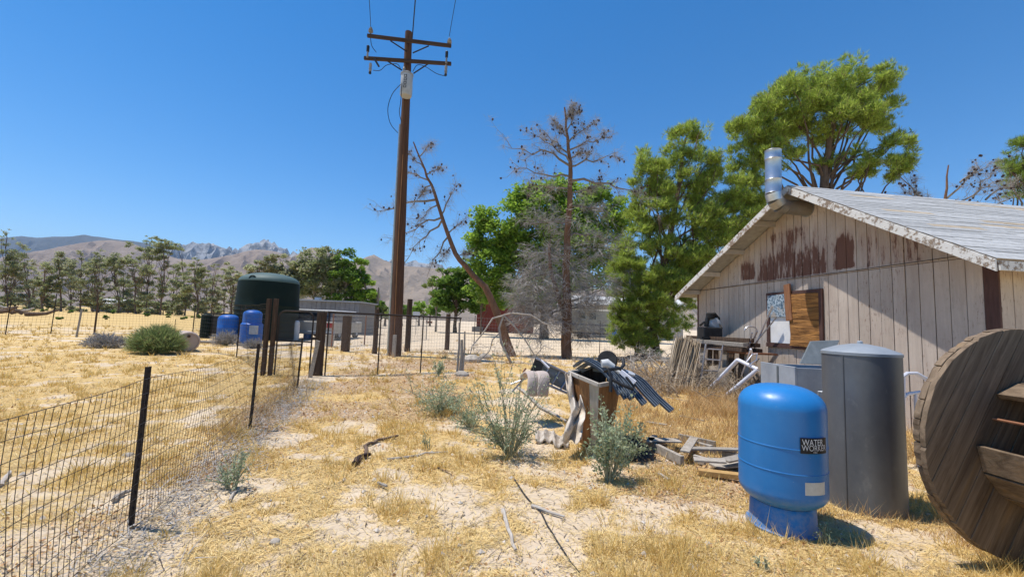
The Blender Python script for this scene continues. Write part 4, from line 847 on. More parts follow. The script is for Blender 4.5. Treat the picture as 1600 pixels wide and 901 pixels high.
# treeline across the field
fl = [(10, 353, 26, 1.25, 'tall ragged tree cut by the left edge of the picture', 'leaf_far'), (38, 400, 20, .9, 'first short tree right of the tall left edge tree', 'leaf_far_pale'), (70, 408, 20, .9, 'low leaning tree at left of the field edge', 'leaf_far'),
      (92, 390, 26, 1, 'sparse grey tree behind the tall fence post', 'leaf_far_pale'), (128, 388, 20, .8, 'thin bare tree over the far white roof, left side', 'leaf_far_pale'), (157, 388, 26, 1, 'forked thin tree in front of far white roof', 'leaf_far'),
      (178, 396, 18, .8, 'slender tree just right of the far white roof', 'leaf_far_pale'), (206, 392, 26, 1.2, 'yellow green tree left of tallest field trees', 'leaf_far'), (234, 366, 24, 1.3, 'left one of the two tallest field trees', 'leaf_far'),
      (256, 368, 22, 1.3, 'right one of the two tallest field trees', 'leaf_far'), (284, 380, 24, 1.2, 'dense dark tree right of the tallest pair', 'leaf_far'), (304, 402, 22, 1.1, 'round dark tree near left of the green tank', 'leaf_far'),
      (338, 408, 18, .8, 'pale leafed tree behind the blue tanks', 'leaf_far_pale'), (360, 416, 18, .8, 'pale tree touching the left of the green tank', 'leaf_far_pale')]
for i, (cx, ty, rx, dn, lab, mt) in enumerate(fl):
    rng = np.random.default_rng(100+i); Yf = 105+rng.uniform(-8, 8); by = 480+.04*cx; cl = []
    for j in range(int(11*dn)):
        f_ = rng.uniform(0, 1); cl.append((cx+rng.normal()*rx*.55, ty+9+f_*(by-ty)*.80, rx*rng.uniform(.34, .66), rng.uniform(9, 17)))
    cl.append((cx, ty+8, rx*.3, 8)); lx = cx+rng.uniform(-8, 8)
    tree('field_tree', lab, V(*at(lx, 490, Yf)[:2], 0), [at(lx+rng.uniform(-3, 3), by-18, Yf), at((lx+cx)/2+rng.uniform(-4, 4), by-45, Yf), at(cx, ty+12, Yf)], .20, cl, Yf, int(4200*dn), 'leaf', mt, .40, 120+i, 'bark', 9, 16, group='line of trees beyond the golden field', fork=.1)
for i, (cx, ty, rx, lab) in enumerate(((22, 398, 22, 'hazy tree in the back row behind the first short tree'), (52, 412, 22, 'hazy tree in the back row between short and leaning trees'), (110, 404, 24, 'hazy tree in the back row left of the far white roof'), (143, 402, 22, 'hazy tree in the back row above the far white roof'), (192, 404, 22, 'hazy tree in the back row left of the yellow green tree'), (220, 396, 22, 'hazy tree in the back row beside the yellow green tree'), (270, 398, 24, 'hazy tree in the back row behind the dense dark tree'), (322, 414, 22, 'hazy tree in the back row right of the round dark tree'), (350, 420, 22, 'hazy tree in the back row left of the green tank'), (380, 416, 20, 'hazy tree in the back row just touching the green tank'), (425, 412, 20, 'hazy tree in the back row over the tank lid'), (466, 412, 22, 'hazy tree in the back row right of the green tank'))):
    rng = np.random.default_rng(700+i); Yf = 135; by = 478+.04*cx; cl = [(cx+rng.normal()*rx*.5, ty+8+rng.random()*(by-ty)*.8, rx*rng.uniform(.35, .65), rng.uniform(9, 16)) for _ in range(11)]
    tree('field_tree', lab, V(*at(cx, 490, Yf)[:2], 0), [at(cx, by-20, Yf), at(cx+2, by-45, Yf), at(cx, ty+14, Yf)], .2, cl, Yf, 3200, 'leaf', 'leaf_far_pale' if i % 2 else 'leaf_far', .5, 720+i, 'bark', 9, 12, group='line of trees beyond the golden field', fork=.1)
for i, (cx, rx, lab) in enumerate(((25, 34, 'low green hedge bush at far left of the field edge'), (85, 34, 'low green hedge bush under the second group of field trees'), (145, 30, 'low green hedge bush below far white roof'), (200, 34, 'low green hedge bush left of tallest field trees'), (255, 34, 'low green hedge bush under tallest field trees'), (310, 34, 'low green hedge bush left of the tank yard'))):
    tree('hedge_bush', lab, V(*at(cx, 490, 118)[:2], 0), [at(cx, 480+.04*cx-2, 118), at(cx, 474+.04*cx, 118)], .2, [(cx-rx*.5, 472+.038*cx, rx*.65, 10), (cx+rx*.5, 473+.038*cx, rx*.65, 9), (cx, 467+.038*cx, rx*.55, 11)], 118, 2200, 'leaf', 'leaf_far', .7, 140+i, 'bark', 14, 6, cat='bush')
# small bushes dotted over the field
for i, (x, y, w, lab) in enumerate(((45, 484, 6, 'small bush at left of field below the leaning tree'), (69, 485, 4, 'tiny bush near fence post top in the field'), (93, 497, 4, 'tiny bush between two fence posts in the field'), (108, 487, 5, 'small bush left of the round fence post'), (165, 497, 4, 'tiny bush right of the round fence post'), (175, 488, 5, 'small bush below the slender field tree'), (226, 493, 7, 'wider bush below the tallest field trees'), (263, 494, 4, 'tiny pale bush right of the wider bush'), (288, 497, 5, 'small bush near the dark green barrel'), (306, 496, 8, 'green bush just left of dark green barrel'))):
    p = G(x, y+2); Yb = p[1]; tree('field_bush', lab, p, [p+Z*.15, p+Z*.3], .03, [(x, y-1, w, 3)], Yb, 260, 'leaf', 'leaf_dark', .012*Yb*.35+.05, 160+i, 'bark', 8, 4, cat='bush', group='small bushes dotted over the golden field')

# ------------------------------------------------------------------ dead pines
def dead_pine(name, label, base, tp, r0, branches, seed, twigs=1500, twl=.8, cones=200, mass=None, bark='bark_red', Y=19, droop=.3, conez=None, tw=.012):
    rng = np.random.default_rng(seed); b = np.asarray(base)*V(1, 1, 0); t = thing(name, label, 'tree', b); tp = [b-Z*.2]+tp; fine = []
    for i in range(len(tp)-1):
        for s in np.linspace(0, 1, 4)[:-1]: fine.append(tp[i]+(tp[i+1]-tp[i])*s+rng.normal(size=3)*.02)
    fine.append(tp[-1]); L = len(fine); m = MB(); m.tube(fine, [r0*(1-.88*(i/(L-1))**.9)+.008 for i in range(L)], 10); m.build('trunk', M[bark], t, smooth=True)
    m = MB(); nodes = []; ends = []
    for (s, e) in branches:
        pts = path(s, e, 7, sag=rng.uniform(-.05, .10)*np.linalg.norm(e-s), jit=.03, rng=rng); l = np.linalg.norm(e-s); m.tube(pts, [max(.010, (.022+.014*l)*(1-.8*q)) for q in np.linspace(0, 1, 7)], 5, False)
        for q in range(2, 7):
            for _ in range(3):
                d = unit(e-s)*.6+rng.normal(size=3)*.55+V(0, 0, .12); e2 = pts[q]+d*l*rng.uniform(.12, .32); m.tube(path(pts[q], e2, 4, jit=.05, rng=rng), [.011, .009, .007, .005], 4, False); nodes += [pts[q]+(e2-pts[q])*u for u in (.35, .7, 1)]; ends.append(e2)
    m.build('branches', M['bark_pale'] if bark == 'bark_red' else M[bark], t)
    nodes = np.array(nodes); o = nodes[rng.integers(0, len(nodes), twigs)]; d = rng.normal(size=(twigs, 3))*.7+V(0, 0, -droop)
    d /= np.linalg.norm(d, axis=1)[:, None]; tris = [needle_tris(o, d, 3, twl, tw, .45, rng)]
    if mass is not None:   # dense grey dead twigs: fans hanging from short limbs
        for (cx, cy, rx, ry, n) in mass:
            c = at(cx, cy, Y); k = Y/F; q = c+rdir(n, rng)*V(rx*k, rx*k*.8, ry*k)*(rng.random(n)**.45)[:, None]
            d = (q-c)*V(1, 1, .4); d /= np.linalg.norm(d, axis=1)[:, None]+1e-6; d = d+V(0, 0, -.35)+rng.normal(size=d.shape)*.35
            n2 = int(n*.62); tris.append(needle_tris(q[:n2], d[:n2], 6, .55, .017, .45, rng))
    tag(tri_soup('twigs', np.concatenate(tris), M['twig'], t), kind='stuff')
    cn = MB(); en = np.array(ends+[n_ for n_ in nodes])
    if conez is not None: en = en[en[:, 2] > conez]
    for q in en[rng.integers(0, len(en), cones)]: cn.ball(q+rng.normal(size=3)*.05, rng.uniform(.024, .055), 6, 4, (1, 1, 1.3))
    tag(cn.build('cones', M['cone'], t), kind='stuff'); return t
Yd = 19.0; A = lambda x, y, o=0: at(x, y, Yd+o)
tr = [A(886, 480), A(885, 420), A(888, 340), A(893, 270), A(886, 215), A(882, 168)]
def on(tr_, y): # point of the trunk at photo row y
    return min([tr_[i]+(tr_[i+1]-tr_[i])*s for i in range(len(tr_)-1) for s in np.linspace(0, 1, 12)], key=lambda q: abs(q[2]-A(886, y)[2]))
br = []
for (sy, ex, ey, o) in ((262, 800, 232, -.3), (275, 812, 262, .5), (255, 835, 215, 0), (240, 850, 205, .4), (225, 925, 195, 0), (235, 945, 215, -.4), (262, 960, 245, .3), (285, 1000, 310, -.3), (300, 940, 290, .6), (215, 865, 190, -.2), (205, 905, 172, .2), (190, 895, 165, 0), (250, 915, 240, .9), (295, 830, 290, .8), (320, 950, 330, 0), (345, 830, 350, -.5), (370, 960, 375, .3), (400, 830, 400, .4), (430, 810, 440, -.4), (450, 960, 440, .2), (470, 810, 480, 0), (480, 945, 470, -.5), (500, 820, 520, .2), (510, 930, 480, 0)):
    br.append((on(tr, sy), A(ex, ey, o)))
dead_pine('dead_pine', 'upright dead grey pine full of cones behind the junk pile', G(885, 560), tr, .25, br, 201, 3000, .5, 260,
          [(865, 345, 55, 28, 90), (905, 345, 62, 24, 90), (850, 400, 42, 34, 190), (885, 420, 46, 40, 330), (930, 390, 46, 30, 130), (835, 450, 48, 34, 520), (890, 470, 50, 34, 480), (935, 450, 36, 34, 200), (845, 500, 48, 34, 520), (905, 510, 40, 26, 330), (815, 475, 24, 24, 170), (870, 300, 55, 22, 60)], 'bark_red', Yd, .25, conez=at(880, 300, Yd)[2])
m = MB(); m.tube([A(885, 500), A(868, 450), A(860, 420), A(858, 380)], [.13, .11, .09, .05], 8)
o = m.build('side_trunk', M['bark_red'], bpy.data.objects['dead_pine'], smooth=True)
tr2 = [A(775, 485), A(757, 448), A(735, 425), A(712, 398), A(694, 350), A(678, 300), A(664, 265), A(646, 222)]
br = []
for (sx, sy, ex, ey, o_) in ((680, 312, 590, 330, -.3), (690, 340, 620, 372, .2), (690, 345, 640, 400, .4), (700, 370, 672, 420, -.2), (672, 285, 630, 265, .3), (664, 265, 640, 240, -.2), (690, 335, 712, 290, 0), (700, 365, 728, 345, .2), (715, 398, 735, 395, 0), (668, 272, 690, 262, .3), (672, 290, 645, 320, -.5), (655, 245, 675, 225, 0), (684, 320, 655, 345, .5), (706, 385, 690, 405, .3), (676, 300, 660, 300, -.4)):
    br.append((A(sx, sy), A(ex, ey, o_)))
dead_pine('leaning_dead_pine', 'dead pine leaning hard left with bare branches and dark cones', G(802, 556), tr2, .19, br, 202, 1000, .55, 140, None, 'bark_red', Yd, .2, tw=.010)
Yr = 19.5; A2_ = lambda x, y, o=0: at(x, y, Yr+o)
tr3 = [A2_(1482, 420), A2_(1480, 340), A2_(1478, 312), A2_(1482, 258)]
br = [(A2_(1476, 312), A2_(1530, 262)), (A2_(1500, 285), A2_(1545, 256)), (A2_(1478, 330), A2_(1400, 268, .4)), (A2_(1440, 320), A2_(1430, 280)), (A2_(1478, 335), A2_(1560, 290, -.3)), (A2_(1520, 310), A2_(1555, 262)), (A2_(1480, 335), A2_(1580, 310, .3)), (A2_(1470, 330), A2_(1415, 300, -.3)), (A2_(1540, 312), A2_(1585, 285))]
dead_pine('bare_pine', 'bare branches with dark cones showing above the roof right', tr3[0]*V(1, 1, 0), tr3, .15, br, 203, 1000, .4, 130, None, 'bark_red', Yr, .1, tw=.009)
# broken white branch arching to the ground
Yw = 15.5; A3_ = lambda x, y, o=0: at(x, y, Yw+o)
t = thing('broken_branch', 'broken pale branch arching down beside leaning dead pine', 'branch', G(812, 590, 0)*V(1, 1, 0))
m = MB()
for pts, r in (([(812, 588), (800, 570), (783, 535), (780, 512), (787, 492), (798, 489)], .06), ([(786, 492), (800, 505), (820, 530), (836, 556)], .04), ([(786, 493), (770, 497), (755, 520), (738, 540), (733, 560)], .035), ([(781, 520), (770, 530), (765, 548), (748, 565)], .025), ([(800, 489), (830, 492), (850, 505), (875, 512)], .03), ([(836, 556), (850, 540), (870, 548)], .02)):
    m.tube([A3_(*q) for q in pts], [r*(1-.5*i/(len(pts)-1)) for i in range(len(pts))], 6)
m.build('limb', M['deadwood'], t, smooth=True)
rng = np.random.default_rng(77); q = np.array([A3_(x, y, rng.normal()*.4) for x, y in zip(rng.uniform(735, 860, 240), rng.uniform(535, 590, 240))]); tag(tri_soup('twigs', needle_tris(q, rdir(240, rng)+V(0, 0, .2), 3, .5, .012, .4, rng), M['twig'], t), kind='stuff')

# ------------------------------------------------------------------ shrubs
def saltbush(label, base, h, w, seed, n=420, leaf=.03, stems=22):
    rng = np.random.default_rng(seed); b = np.asarray(base, float); b = V(b[0], b[1], zg(b)); t = thing('saltbush', label, 'shrub', b, 'grey green saltbush shrubs'); m = MB(); pts = []
    for i in range(stems):
        a = rng.uniform(0, 2*math.pi); e = b+V(math.cos(a)*w*rng.uniform(.15, 1.1), math.sin(a)*w*.8*rng.uniform(.15, 1.1), h*rng.uniform(.22, 1)); p = path(b+V(math.cos(a), math.sin(a), 0)*.03, e, 5, sag=.06*h, jit=.02, rng=rng); m.tube(p, [.006, .005, .004, .003, .002], 4, False)
        for _ in range(3):
            s = p[rng.integers(1, 4)]; e2 = s+(e-b)*rng.uniform(.25, .5)+rng.normal(size=3)*w*.22; m.tube([s, (s+e2)/2+rng.normal(size=3)*.01, e2], [.0035, .0028, .002], 3, False); pts += [s+(e2-s)*u for u in rng.uniform(.15, 1.05, int(n/stems/3)+1)]
        pts += [b+(e-b)*u for u in rng.uniform(.3, 1.05, int(n/stems/3)+1)]
    m.build('stems', M['salt_stem'], t); pts = np.array(pts)+rng.normal(size=(len(pts), 3))*leaf*.7; quad_soup('foliage', leaf_quads(pts, leaf, rng, .6, .1), M['salt'], t)
saltbush('largest grey green saltbush at center beside the sandy track', G(797, 712), .92, .48, 301, 2000, .026, 46)
saltbush('low wide saltbush behind the largest one', G(685, 645), .52, .62, 302, 1400, .030, 34)
saltbush('leafy saltbush in front of the junk cabinet', G(952, 748), .72, .26, 303, 1150, .034, 28)
saltbush('leafy saltbush crowding right foot of the junk cabinet', G(975, 716), .42, .24, 309, 900, .034, 20)
saltbush('small saltbush at the foot of the wire fence', G(362, 768), .30, .14, 304, 300, .022, 16)
saltbush('saltbush sprig growing at foot of grey tank', G(1385, 795), .34, .13, 305, 130, .030, 5)
saltbush('tiny green sprig on the ground behind low saltbush', G(684, 588), .40, .16, 306, 260, .05, 10)
saltbush('thin sprig in the sand between two saltbushes', G(668, 700), .20, .07, 307, 60, .02, 5)
saltbush('low trailing saltbush between the two center shrubs', G(735, 668), .42, .30, 308, 700, .03, 20)
saltbush('tiny sprig in front of the blue tank', G(1192, 880), .09, .03, 310, 26, .012, 4)
saltbush('small sprig at right foot of the blue tank', G(1290, 848), .13, .05, 311, 50, .016, 5)
def tumble(name, label, px, base, top, half, mat, n, seed, cat='shrub', wid=.016):
    rng = np.random.default_rng(seed); b = G(px, base); h = at(px, top, b[1])[2]; w = half*b[1]/F; t = thing(name, label, cat, b)
    d = rdir(n, rng); d[:, 2] = np.abs(d[:, 2]); c = b+Z*h*.12; q = c+d*V(w, w*.8, h*.85)*(rng.random(n)**.5)[:, None]*rng.uniform(.7, 1.05, n)[:, None]
    m = MB()
    for i in range(26): e = c+rdir(1, rng)[0]*V(w, w*.8, h)*.75; e[2] = abs(e[2]-c[2])+c[2]; m.tube(path(b, e, 4, jit=.03, rng=rng), [.02, .014, .01, .006], 4, False)
    m.build('stems', M['salt_stem'], t); tri_soup('foliage', needle_tris(q, d+V(0, 0, .25), 6, h*.24, wid, .5, rng), M[mat], t)
tumble('tumbleweed', 'big round green thistle bush beside the tan barrel', 244, 552, 507, 39, 'thistle', 2600, 401)
tumble('tumbleweed', 'dead grey tumbleweed left of the green thistle bush', 165, 543, 520, 34, 'twig', 1100, 402)
tumble('tumbleweed', 'dry pale weeds in front of the blue tanks', 352, 540, 516, 22, 'twig', 500, 403)
tumble('tumbleweed', 'second dry pale weed clump by the tall blue tank', 395, 545, 528, 16, 'twig', 350, 404)

# ------------------------------------------------------------------ tank yard
def lab_lathe(name, label, cat, px, base, prof, mat, n=40, parts=(), Yo=0):
    p = G(px, base)+V(0, Yo, 0); t = thing(name, label, cat, p); MB().lathe(prof, p, n).build('tank_body', mat, t, smooth=True); return t, p
k = at(415, 520, 24.2)*V(1, 1, 0); Rg = 1.62; Hg = at(415, 441, k[1])[2]
t = thing('green_water_tank', 'huge dark green water tank with domed top coloured as sunlit', 'water tank', k)
pr = [(Rg*1.03, 0)]
for i in range(7): z = Hg*(.06+i*.085); pr += [(Rg*1.03-.004*i, z), (Rg*1.045-.004*i, z+.05), (Rg*1.03-.004*i, z+.10)]
pr += [(Rg*1.0, Hg*.72), (Rg*.985, Hg*.96), (Rg*.965, Hg)]
MB().lathe(pr, k, 64).build('tank_body', M['green_tank'], t, smooth=True)
Ht = at(415, 427, k[1])[2]-Hg
MB().lathe([(Rg*.97, Hg-.02), (Rg*.975, Hg+.01)]+[(Rg*.97*math.cos(a), Hg+.02+Ht*math.sin(a)) for a in np.linspace(.05, 1.5, 10)], k, 64).build('dome', pm('green_dome_sunlit', (.075, .125, .115), (.10, .155, .145), 3, .6, bump=.02), t, smooth=True)  # dome lighter than the body, sunlight painted into its green
MB().lathe([(.42, 0), (.44, .04), (.44, .14), (.40, .18)], k+V(-.75, .1, Hg+Ht*.62), 24).build('lid', M['black'], t, smooth=True)
MB().tube([k+V(-.1+.18*math.cos(a), -Rg*.93, Hg+.08+.16*math.sin(a)) for a in np.linspace(0, math.pi, 8)], .035, 6).build('lifting_lug', M['green_tank'], t, smooth=True)
def small_tank(label, px, base, top, half, mat, dome=.22, ribs=0, cat='water tank', name='blue_tank'):
    p = G(px, base); h = at(px, top, p[1])[2]; r = half*p[1]/F*.97; t = thing(name, label, cat, p); pr = [(r*.85, 0), (r*.98, .04)]
    for i in range(ribs): z = h*(.08+.72*i/ribs); pr += [(r, z), (r*1.03, z+.04), (r, z+.08)]
    pr += [(r, h*.45), (r*1.015, h*.46), (r, h*.47), (r, h*(1-dome))]+[(r*math.cos(a)**.7, h*(1-dome)+h*dome*math.sin(a)) for a in np.linspace(.1, 1.52, 8)]
    MB().lathe(sorted(pr, key=lambda q: q[1]), p, 32).build('tank_body', mat, t, smooth=True)
    MB().lathe([(.06, h-.02), (.06, h+.05), (.03, h+.06)], p, 10).build('fitting', M['black'], t); return t, p, h, r
small_tank('squat blue pressure tank left of the tall blue one', 355, 530, 491, 15, M['blue_far'], .2)
tt, p, h, r = small_tank('tall blue pressure tank just left of dark wood posts', 391, 537, 484, 13.5, M['blue_far'], .14)
MB().lathe([(r*1.0, .02), (r*1.16, .06), (r*1.16, h*.58), (r*1.0, h*.62)], p, 32).build('lower_jacket', M['blue_far'], tt, smooth=True); MB().box(p[0]+r*.5, p[0]+r*1.35, p[1]-r*1.25, p[1]-r*.9, h*.3, h*.55).build('pressure_switch', M['metal_grey'], tt)
small_tank('small blue tank seen through the gate', 480, 529, 499, 6, M['blue_far'], .2)
small_tank('slim white cylinder seen through the gate left of small blue tank', 462, 531, 500, 4.5, M['white_paint'], .25, name='white_cylinder', cat='cylinder')
small_tank('dark green ribbed barrel at left of the blue tanks', 320, 528, 490, 7.5, M['green_tank'], .08, 7, 'barrel', 'ribbed_barrel')
p = G(288, 548); rb = 15.5*p[1]/F; t = thing('tan_barrel', 'tan plastic barrel lying on its side beside the thistle bush', 'barrel', p)
ax = unit(V(.75, -.66, 0)); k_ = pm('tan_plastic', (.50, .37, .30), (.60, .47, .39), 4, .5)
MB().lathe([(rb*.7, -.5), (rb*.95, -.47), (rb, -.4), (rb, -.13), (rb*.96, -.11), (rb, -.09), (rb, .15), (rb*.96, .17), (rb, .19), (rb, .42), (rb*.93, .48), (rb*.82, .50), (rb*.80, .47), (rb*.1, .47)], p+Z*rb*.98, 32, ax).build('drum', k_, t, smooth=True)
MB().lathe([(.05, .47), (.05, .5)], p+Z*rb*.98+V(0, 0, .2), 12, ax).build('bung', M['brown_paint'], t)
# pump house box
Yp = 24.5; a = at(325, 525, Yp); b = at(366, 525, Yp); t = thing('pump_house', 'low grey pump box with dark door behind squat blue tank', 'shed', V((a[0]+b[0])/2, Yp, 0))
zt = at(345, 489, Yp)[2]; MB().box(a[0], b[0], Yp, Yp+1.4, 0, zt-.08).build('wall', M['beige'], t); MB().box(a[0]-.1, b[0]+.1, Yp-.1, Yp+1.5, zt-.078, zt).build('roof', M['black'], t); MB().box(a[0]+.15, a[0]+.6, Yp-.02, Yp-.002, .2, zt-.2).build('door', M['black'], t)
# grey shed and van
Ys = 34; a = at(455, 500, Ys); b = at(560, 500, Ys); t = thing('grey_shed', 'long low grey shed with flat roof behind the van', 'shed', V((a[0]+b[0])/2, Ys, 0)); zt = at(510, 470, Ys)[2]
for i in range(14):
    x0 = a[0]+(b[0]-a[0])*i/14; x1 = a[0]+(b[0]-a[0])*(i+1)/14; MB().box(x0+.01, x1-.01, Ys+random.uniform(-.01, .01), Ys+.1, 0, zt-.05).build('siding_panel', M['grey_siding'], t)
MB().box(a[0], b[0], Ys+.11, Ys+4, 0, zt-.06).build('wall', M['grey_siding'], t); MB().box(a[0]-.2, b[0]+.2, Ys-.2, Ys+4.2, zt-.045, zt+.06).build('roof', M['metal_grey'], t); MB().box(a[0]+1.5, a[0]+1.9, Ys+.6, Ys+1, zt+.062, zt+.3).build('vent', M['metal_grey'], t)
def van():
    Yv = 25.5; x1 = at(523, 520, Yv)[0]; x0 = x1-3.0; zt = at(505, 484, Yv)[2]; zw = .75; c = V((x0+x1)/2, Yv, 0); t = thing('parked_van', 'white roofed van with red tail light parked behind the gate', 'van', c); L = 4.6
    y0, y1 = Yv, Yv+L; zb = .38; zm = zb+.75
    ew = .12
    MB().hexa([V(x0, y0, zb), V(x1, y0, zb), V(x1, y1, zb), V(x0, y1, zb), V(x0, y0-.04, zm), V(x1, y0-.04, zm), V(x1, y1, zm), V(x0, y1, zm)]).build('body', M['beige'], t, bevel=.06)
    MB().hexa([V(x0+.05, y0+.0, zm+.003), V(x1-.05, y0, zm+.003), V(x1-.05, y1-1, zm+.003), V(x0+.05, y1-1, zm+.003), V(x0+ew, y0+.25, zt-.08), V(x1-ew, y0+.25, zt-.08), V(x1-ew, y1-1.4, zt-.08), V(x0+ew, y1-1.4, zt-.08)]).build('cabin', M['grey_siding'], t, bevel=.05)
    MB().box(x0+.02, x1-.02, y0+.12, y1-1.2, zt-.078, zt).build('roof', M['white_paint'], t, bevel=.035)
    MB().hexa([V(x0+.35, y0+.02, zm+.12), V(x1-.35, y0+.02, zm+.12), V(x1-.35, y0+.05, zm+.12), V(x0+.35, y0+.05, zm+.12), V(x0+.4, y0+.20, zt-.2), V(x1-.4, y0+.20, zt-.2), V(x1-.4, y0+.25, zt-.2), V(x0+.4, y0+.25, zt-.2)]).build('rear_window', M['dark_glass'], t)
    for xx in (x0+.06, x1-.5): MB().box(xx, xx+.42, y0-.065, y0-.03, zb+.38, zb+.66).build('tail_light', M['tail'], t)
    MB().box(x0-.02, x1+.02, y0-.14, y0-.02, zb-.04, zb+.14).build('bumper', M['metal_grey'], t, bevel=.03)
    for xx in (x0+.02, x1-.24):
        for yy in (y0+.8, y1-.9):
            w = MB().lathe([(.20, 0), (.36, .01), (.37, .11), (.36, .21), (.20, .22)], V(xx, yy, .37), 20, (1, 0, 0)).build('wheel', M['rubber'], t, smooth=True); MB().lathe([(.19, -.005), (.20, .08), (.20, .225)], V(xx, yy, .37), 16, (1, 0, 0)).build('rim', M['metal_grey'], w)
van()
Yb = 20; a = at(507, 545, Yb); b = at(521, 545, Yb); t = thing('tan_bin', 'tan tapered bin on the sand beside the thick post', 'bin', V((a[0]+b[0])/2, Yb, 0)); h = at(514, 523, Yb)[2]; r = (b[0]-a[0])/2
MB().lathe([(r*.85, 0), (r, h*.96), (r*1.06, h*.97), (r*1.06, h), (r*.95, h), (r*.9, h*.5)], V((a[0]+b[0])/2, Yb, 0), 24).build('bucket', M['beige'], t, smooth=True); MB().tube([V((a[0]+b[0])/2+r*math.cos(q), Yb-r*.3, h+.0+.3*r*math.sin(q)) for q in np.linspace(0, math.pi, 8)], .02, 5).build('handle', M['wire'], t)
for i, (x0, y0, x1, y1, lab) in enumerate(((372, 541, 422, 543, 'grey plank lying in front of the tall blue tank'), (300, 535, 345, 537, 'grey plank lying below the ribbed barrel'), (430, 541, 470, 540, 'plank lying on sand seen through the gate'))):
    a, b = G(x0, y0), G(x1, y1); tag(MB().beam(a+Z*.06, b+Z*.06, .22, .09).build('ground_plank', M['grey_wood'], None, a, bevel=.008), lab, 'plank')
# log heap far left
t = thing('log_heap', 'heap of dark grey dead logs at far left of the field', 'logs', G(20, 492)); rng = np.random.default_rng(9)
for i in range(9): a = G(rng.uniform(-20, 40), rng.uniform(489, 494)); MB().tube(path(a+Z*.3, a+V(rng.uniform(-3, 4), rng.uniform(-1, 1), rng.uniform(.2, 1.3)), 4, jit=.05, rng=rng), [.28, .25, .2, .12], 7).build('log', M['bark' if i % 3 else 'deadwood'], t)
# ------------------------------------------------------------------ yard buildings
def siding_shed():
    Yd_ = 60; a = at(744, 515, Yd_); b = at(833, 515, Yd_); zt = at(790, 474, Yd_)[2]; t = thing('red_shed', 'dark red shed with horizontal siding behind the leaning pine', 'shed', V((a[0]+b[0])/2, Yd_, 0)); n = 9
    MB().box(a[0], b[0], Yd_+.06, Yd_+5, 0, zt-.01).build('wall', M['red_shed'], t)
    for i in range(n): z0 = zt*i/n; z1 = zt*(i+1)/n-.03; MB().hexa([V(a[0], Yd_-.05, z0), V(b[0], Yd_-.05, z0), V(b[0], Yd_+.05, z0), V(a[0], Yd_+.05, z0), V(a[0], Yd_+.01, z1), V(b[0], Yd_+.01, z1), V(b[0], Yd_+.05, z1), V(a[0], Yd_+.05, z1)]).build('siding_board', M['red_shed'], t)
    m = (a[0]+b[0])/2; MB().prism([V(a[0]-.4, Yd_-.5, zt), V(b[0]+.4, Yd_-.5, zt), V(b[0]+.4, Yd_+2.6, zt+1.1), V(a[0]-.4, Yd_+2.6, zt+1.1)], Z*.12).build('roof', M['brown_paint'], t)
    MB().box(a[0]-.5, a[0]+1.0, Yd_-1.2, Yd_-.2, 0, .75).build('step_block', M['grey_siding'], t)
    MB().box(m-.6, m+.6, Yd_-.08, Yd_-.055, .1, 2.1).build('door', M['brown_paint'], t)
siding_shed()
def rv():
    Yv = 47; a = at(882, 520, Yv); b = at(955, 520, Yv); zt = at(920, 483, Yv)[2]; zb = .75; t = thing('travel_trailer', 'beige travel trailer parked between dead pine and green pine', 'trailer', V((a[0]+b[0])/2, Yv, 0))
    MB().box(a[0], b[0], Yv, Yv+2.4, zb, zt).build('body', M['beige'], t, bevel=.15); MB().box(a[0]+.02, b[0]-.02, Yv-.02, Yv-.002, zb+.75, zb+.95).build('stripe', M['grey_siding'], t)
    for f_ in (.30, .52): x = a[0]+(b[0]-a[0])*f_; w = MB().box(x, x+.75, Yv-.03, Yv-.004, zt-1.1, zt-.45).build('window', M['dark_glass'], t); MB().box(x-.05, x+.80, Yv-.028, Yv-.005, zt-1.17, zt-1.105).build('sill', M['metal_grey'], w)
    x = a[0]+(b[0]-a[0])*.86; MB().box(x-.45, x+.15, Yv-.03, Yv-.003, zb+.05, zb+.55).build('hatch', M['grey_siding'], t); MB().box(a[0]+1, a[0]+1.6, Yv+.8, Yv+1.4, zt+.002, zt+.25).build('roof_vent', M['white_paint'], t)
    for x in (a[0]+1.8, a[0]+2.6): MB().lathe([(.18, 0), (.36, .01), (.37, .1), (.36, .2), (.18, .21)], V(x, Yv-.02, .36), 18, (0, 1, 0)).build('wheel', M['rubber'], t, smooth=True)
    MB().box(a[0]+.4, b[0]-.3, Yv+.2, Yv+2.2, .55, .748).build('chassis', M['black'], t)
rv()
Yc_ = 52; a = at(893, 500, Yc_); b = at(1075, 500, Yc_); zt = at(980, 478, Yc_)[2]; t = thing('white_carport', 'white roofed building behind the trailer and pines', 'building', V((a[0]+b[0])/2, Yc_, 0))
MB().prism([V(a[0], Yc_, zt), V(b[0], Yc_, zt), V(b[0], Yc_+3, zt+1.2), V(a[0], Yc_+3, zt+1.2)], Z*.12).build('roof', M['white_paint'], t); MB().prism([V(a[0], Yc_+6, zt), V(b[0], Yc_+6, zt), V(b[0], Yc_+3.02, zt+1.2), V(a[0], Yc_+3.02, zt+1.2)], Z*.12).build('roof', M['white_paint'], t)
MB().box(a[0]+.4, b[0]-.4, Yc_+.5, Yc_+5.5, 0, zt-.003).build('wall', M['beige'], t); x = b[0]-5
MB().box(x, x+1, Yc_+.46, Yc_+.497, 0, 2.1).build('door', M['white_paint'], t); MB().box(x+1.8, x+3, Yc_+.46, Yc_+.497, 1, 2.0).build('window', M['dark_glass'], t)
small_tank('blue plastic barrel beside the travel trailer', 960, 531, 514, 4.2, M['blue_far'], .06, 3, 'barrel', 'blue_barrel')
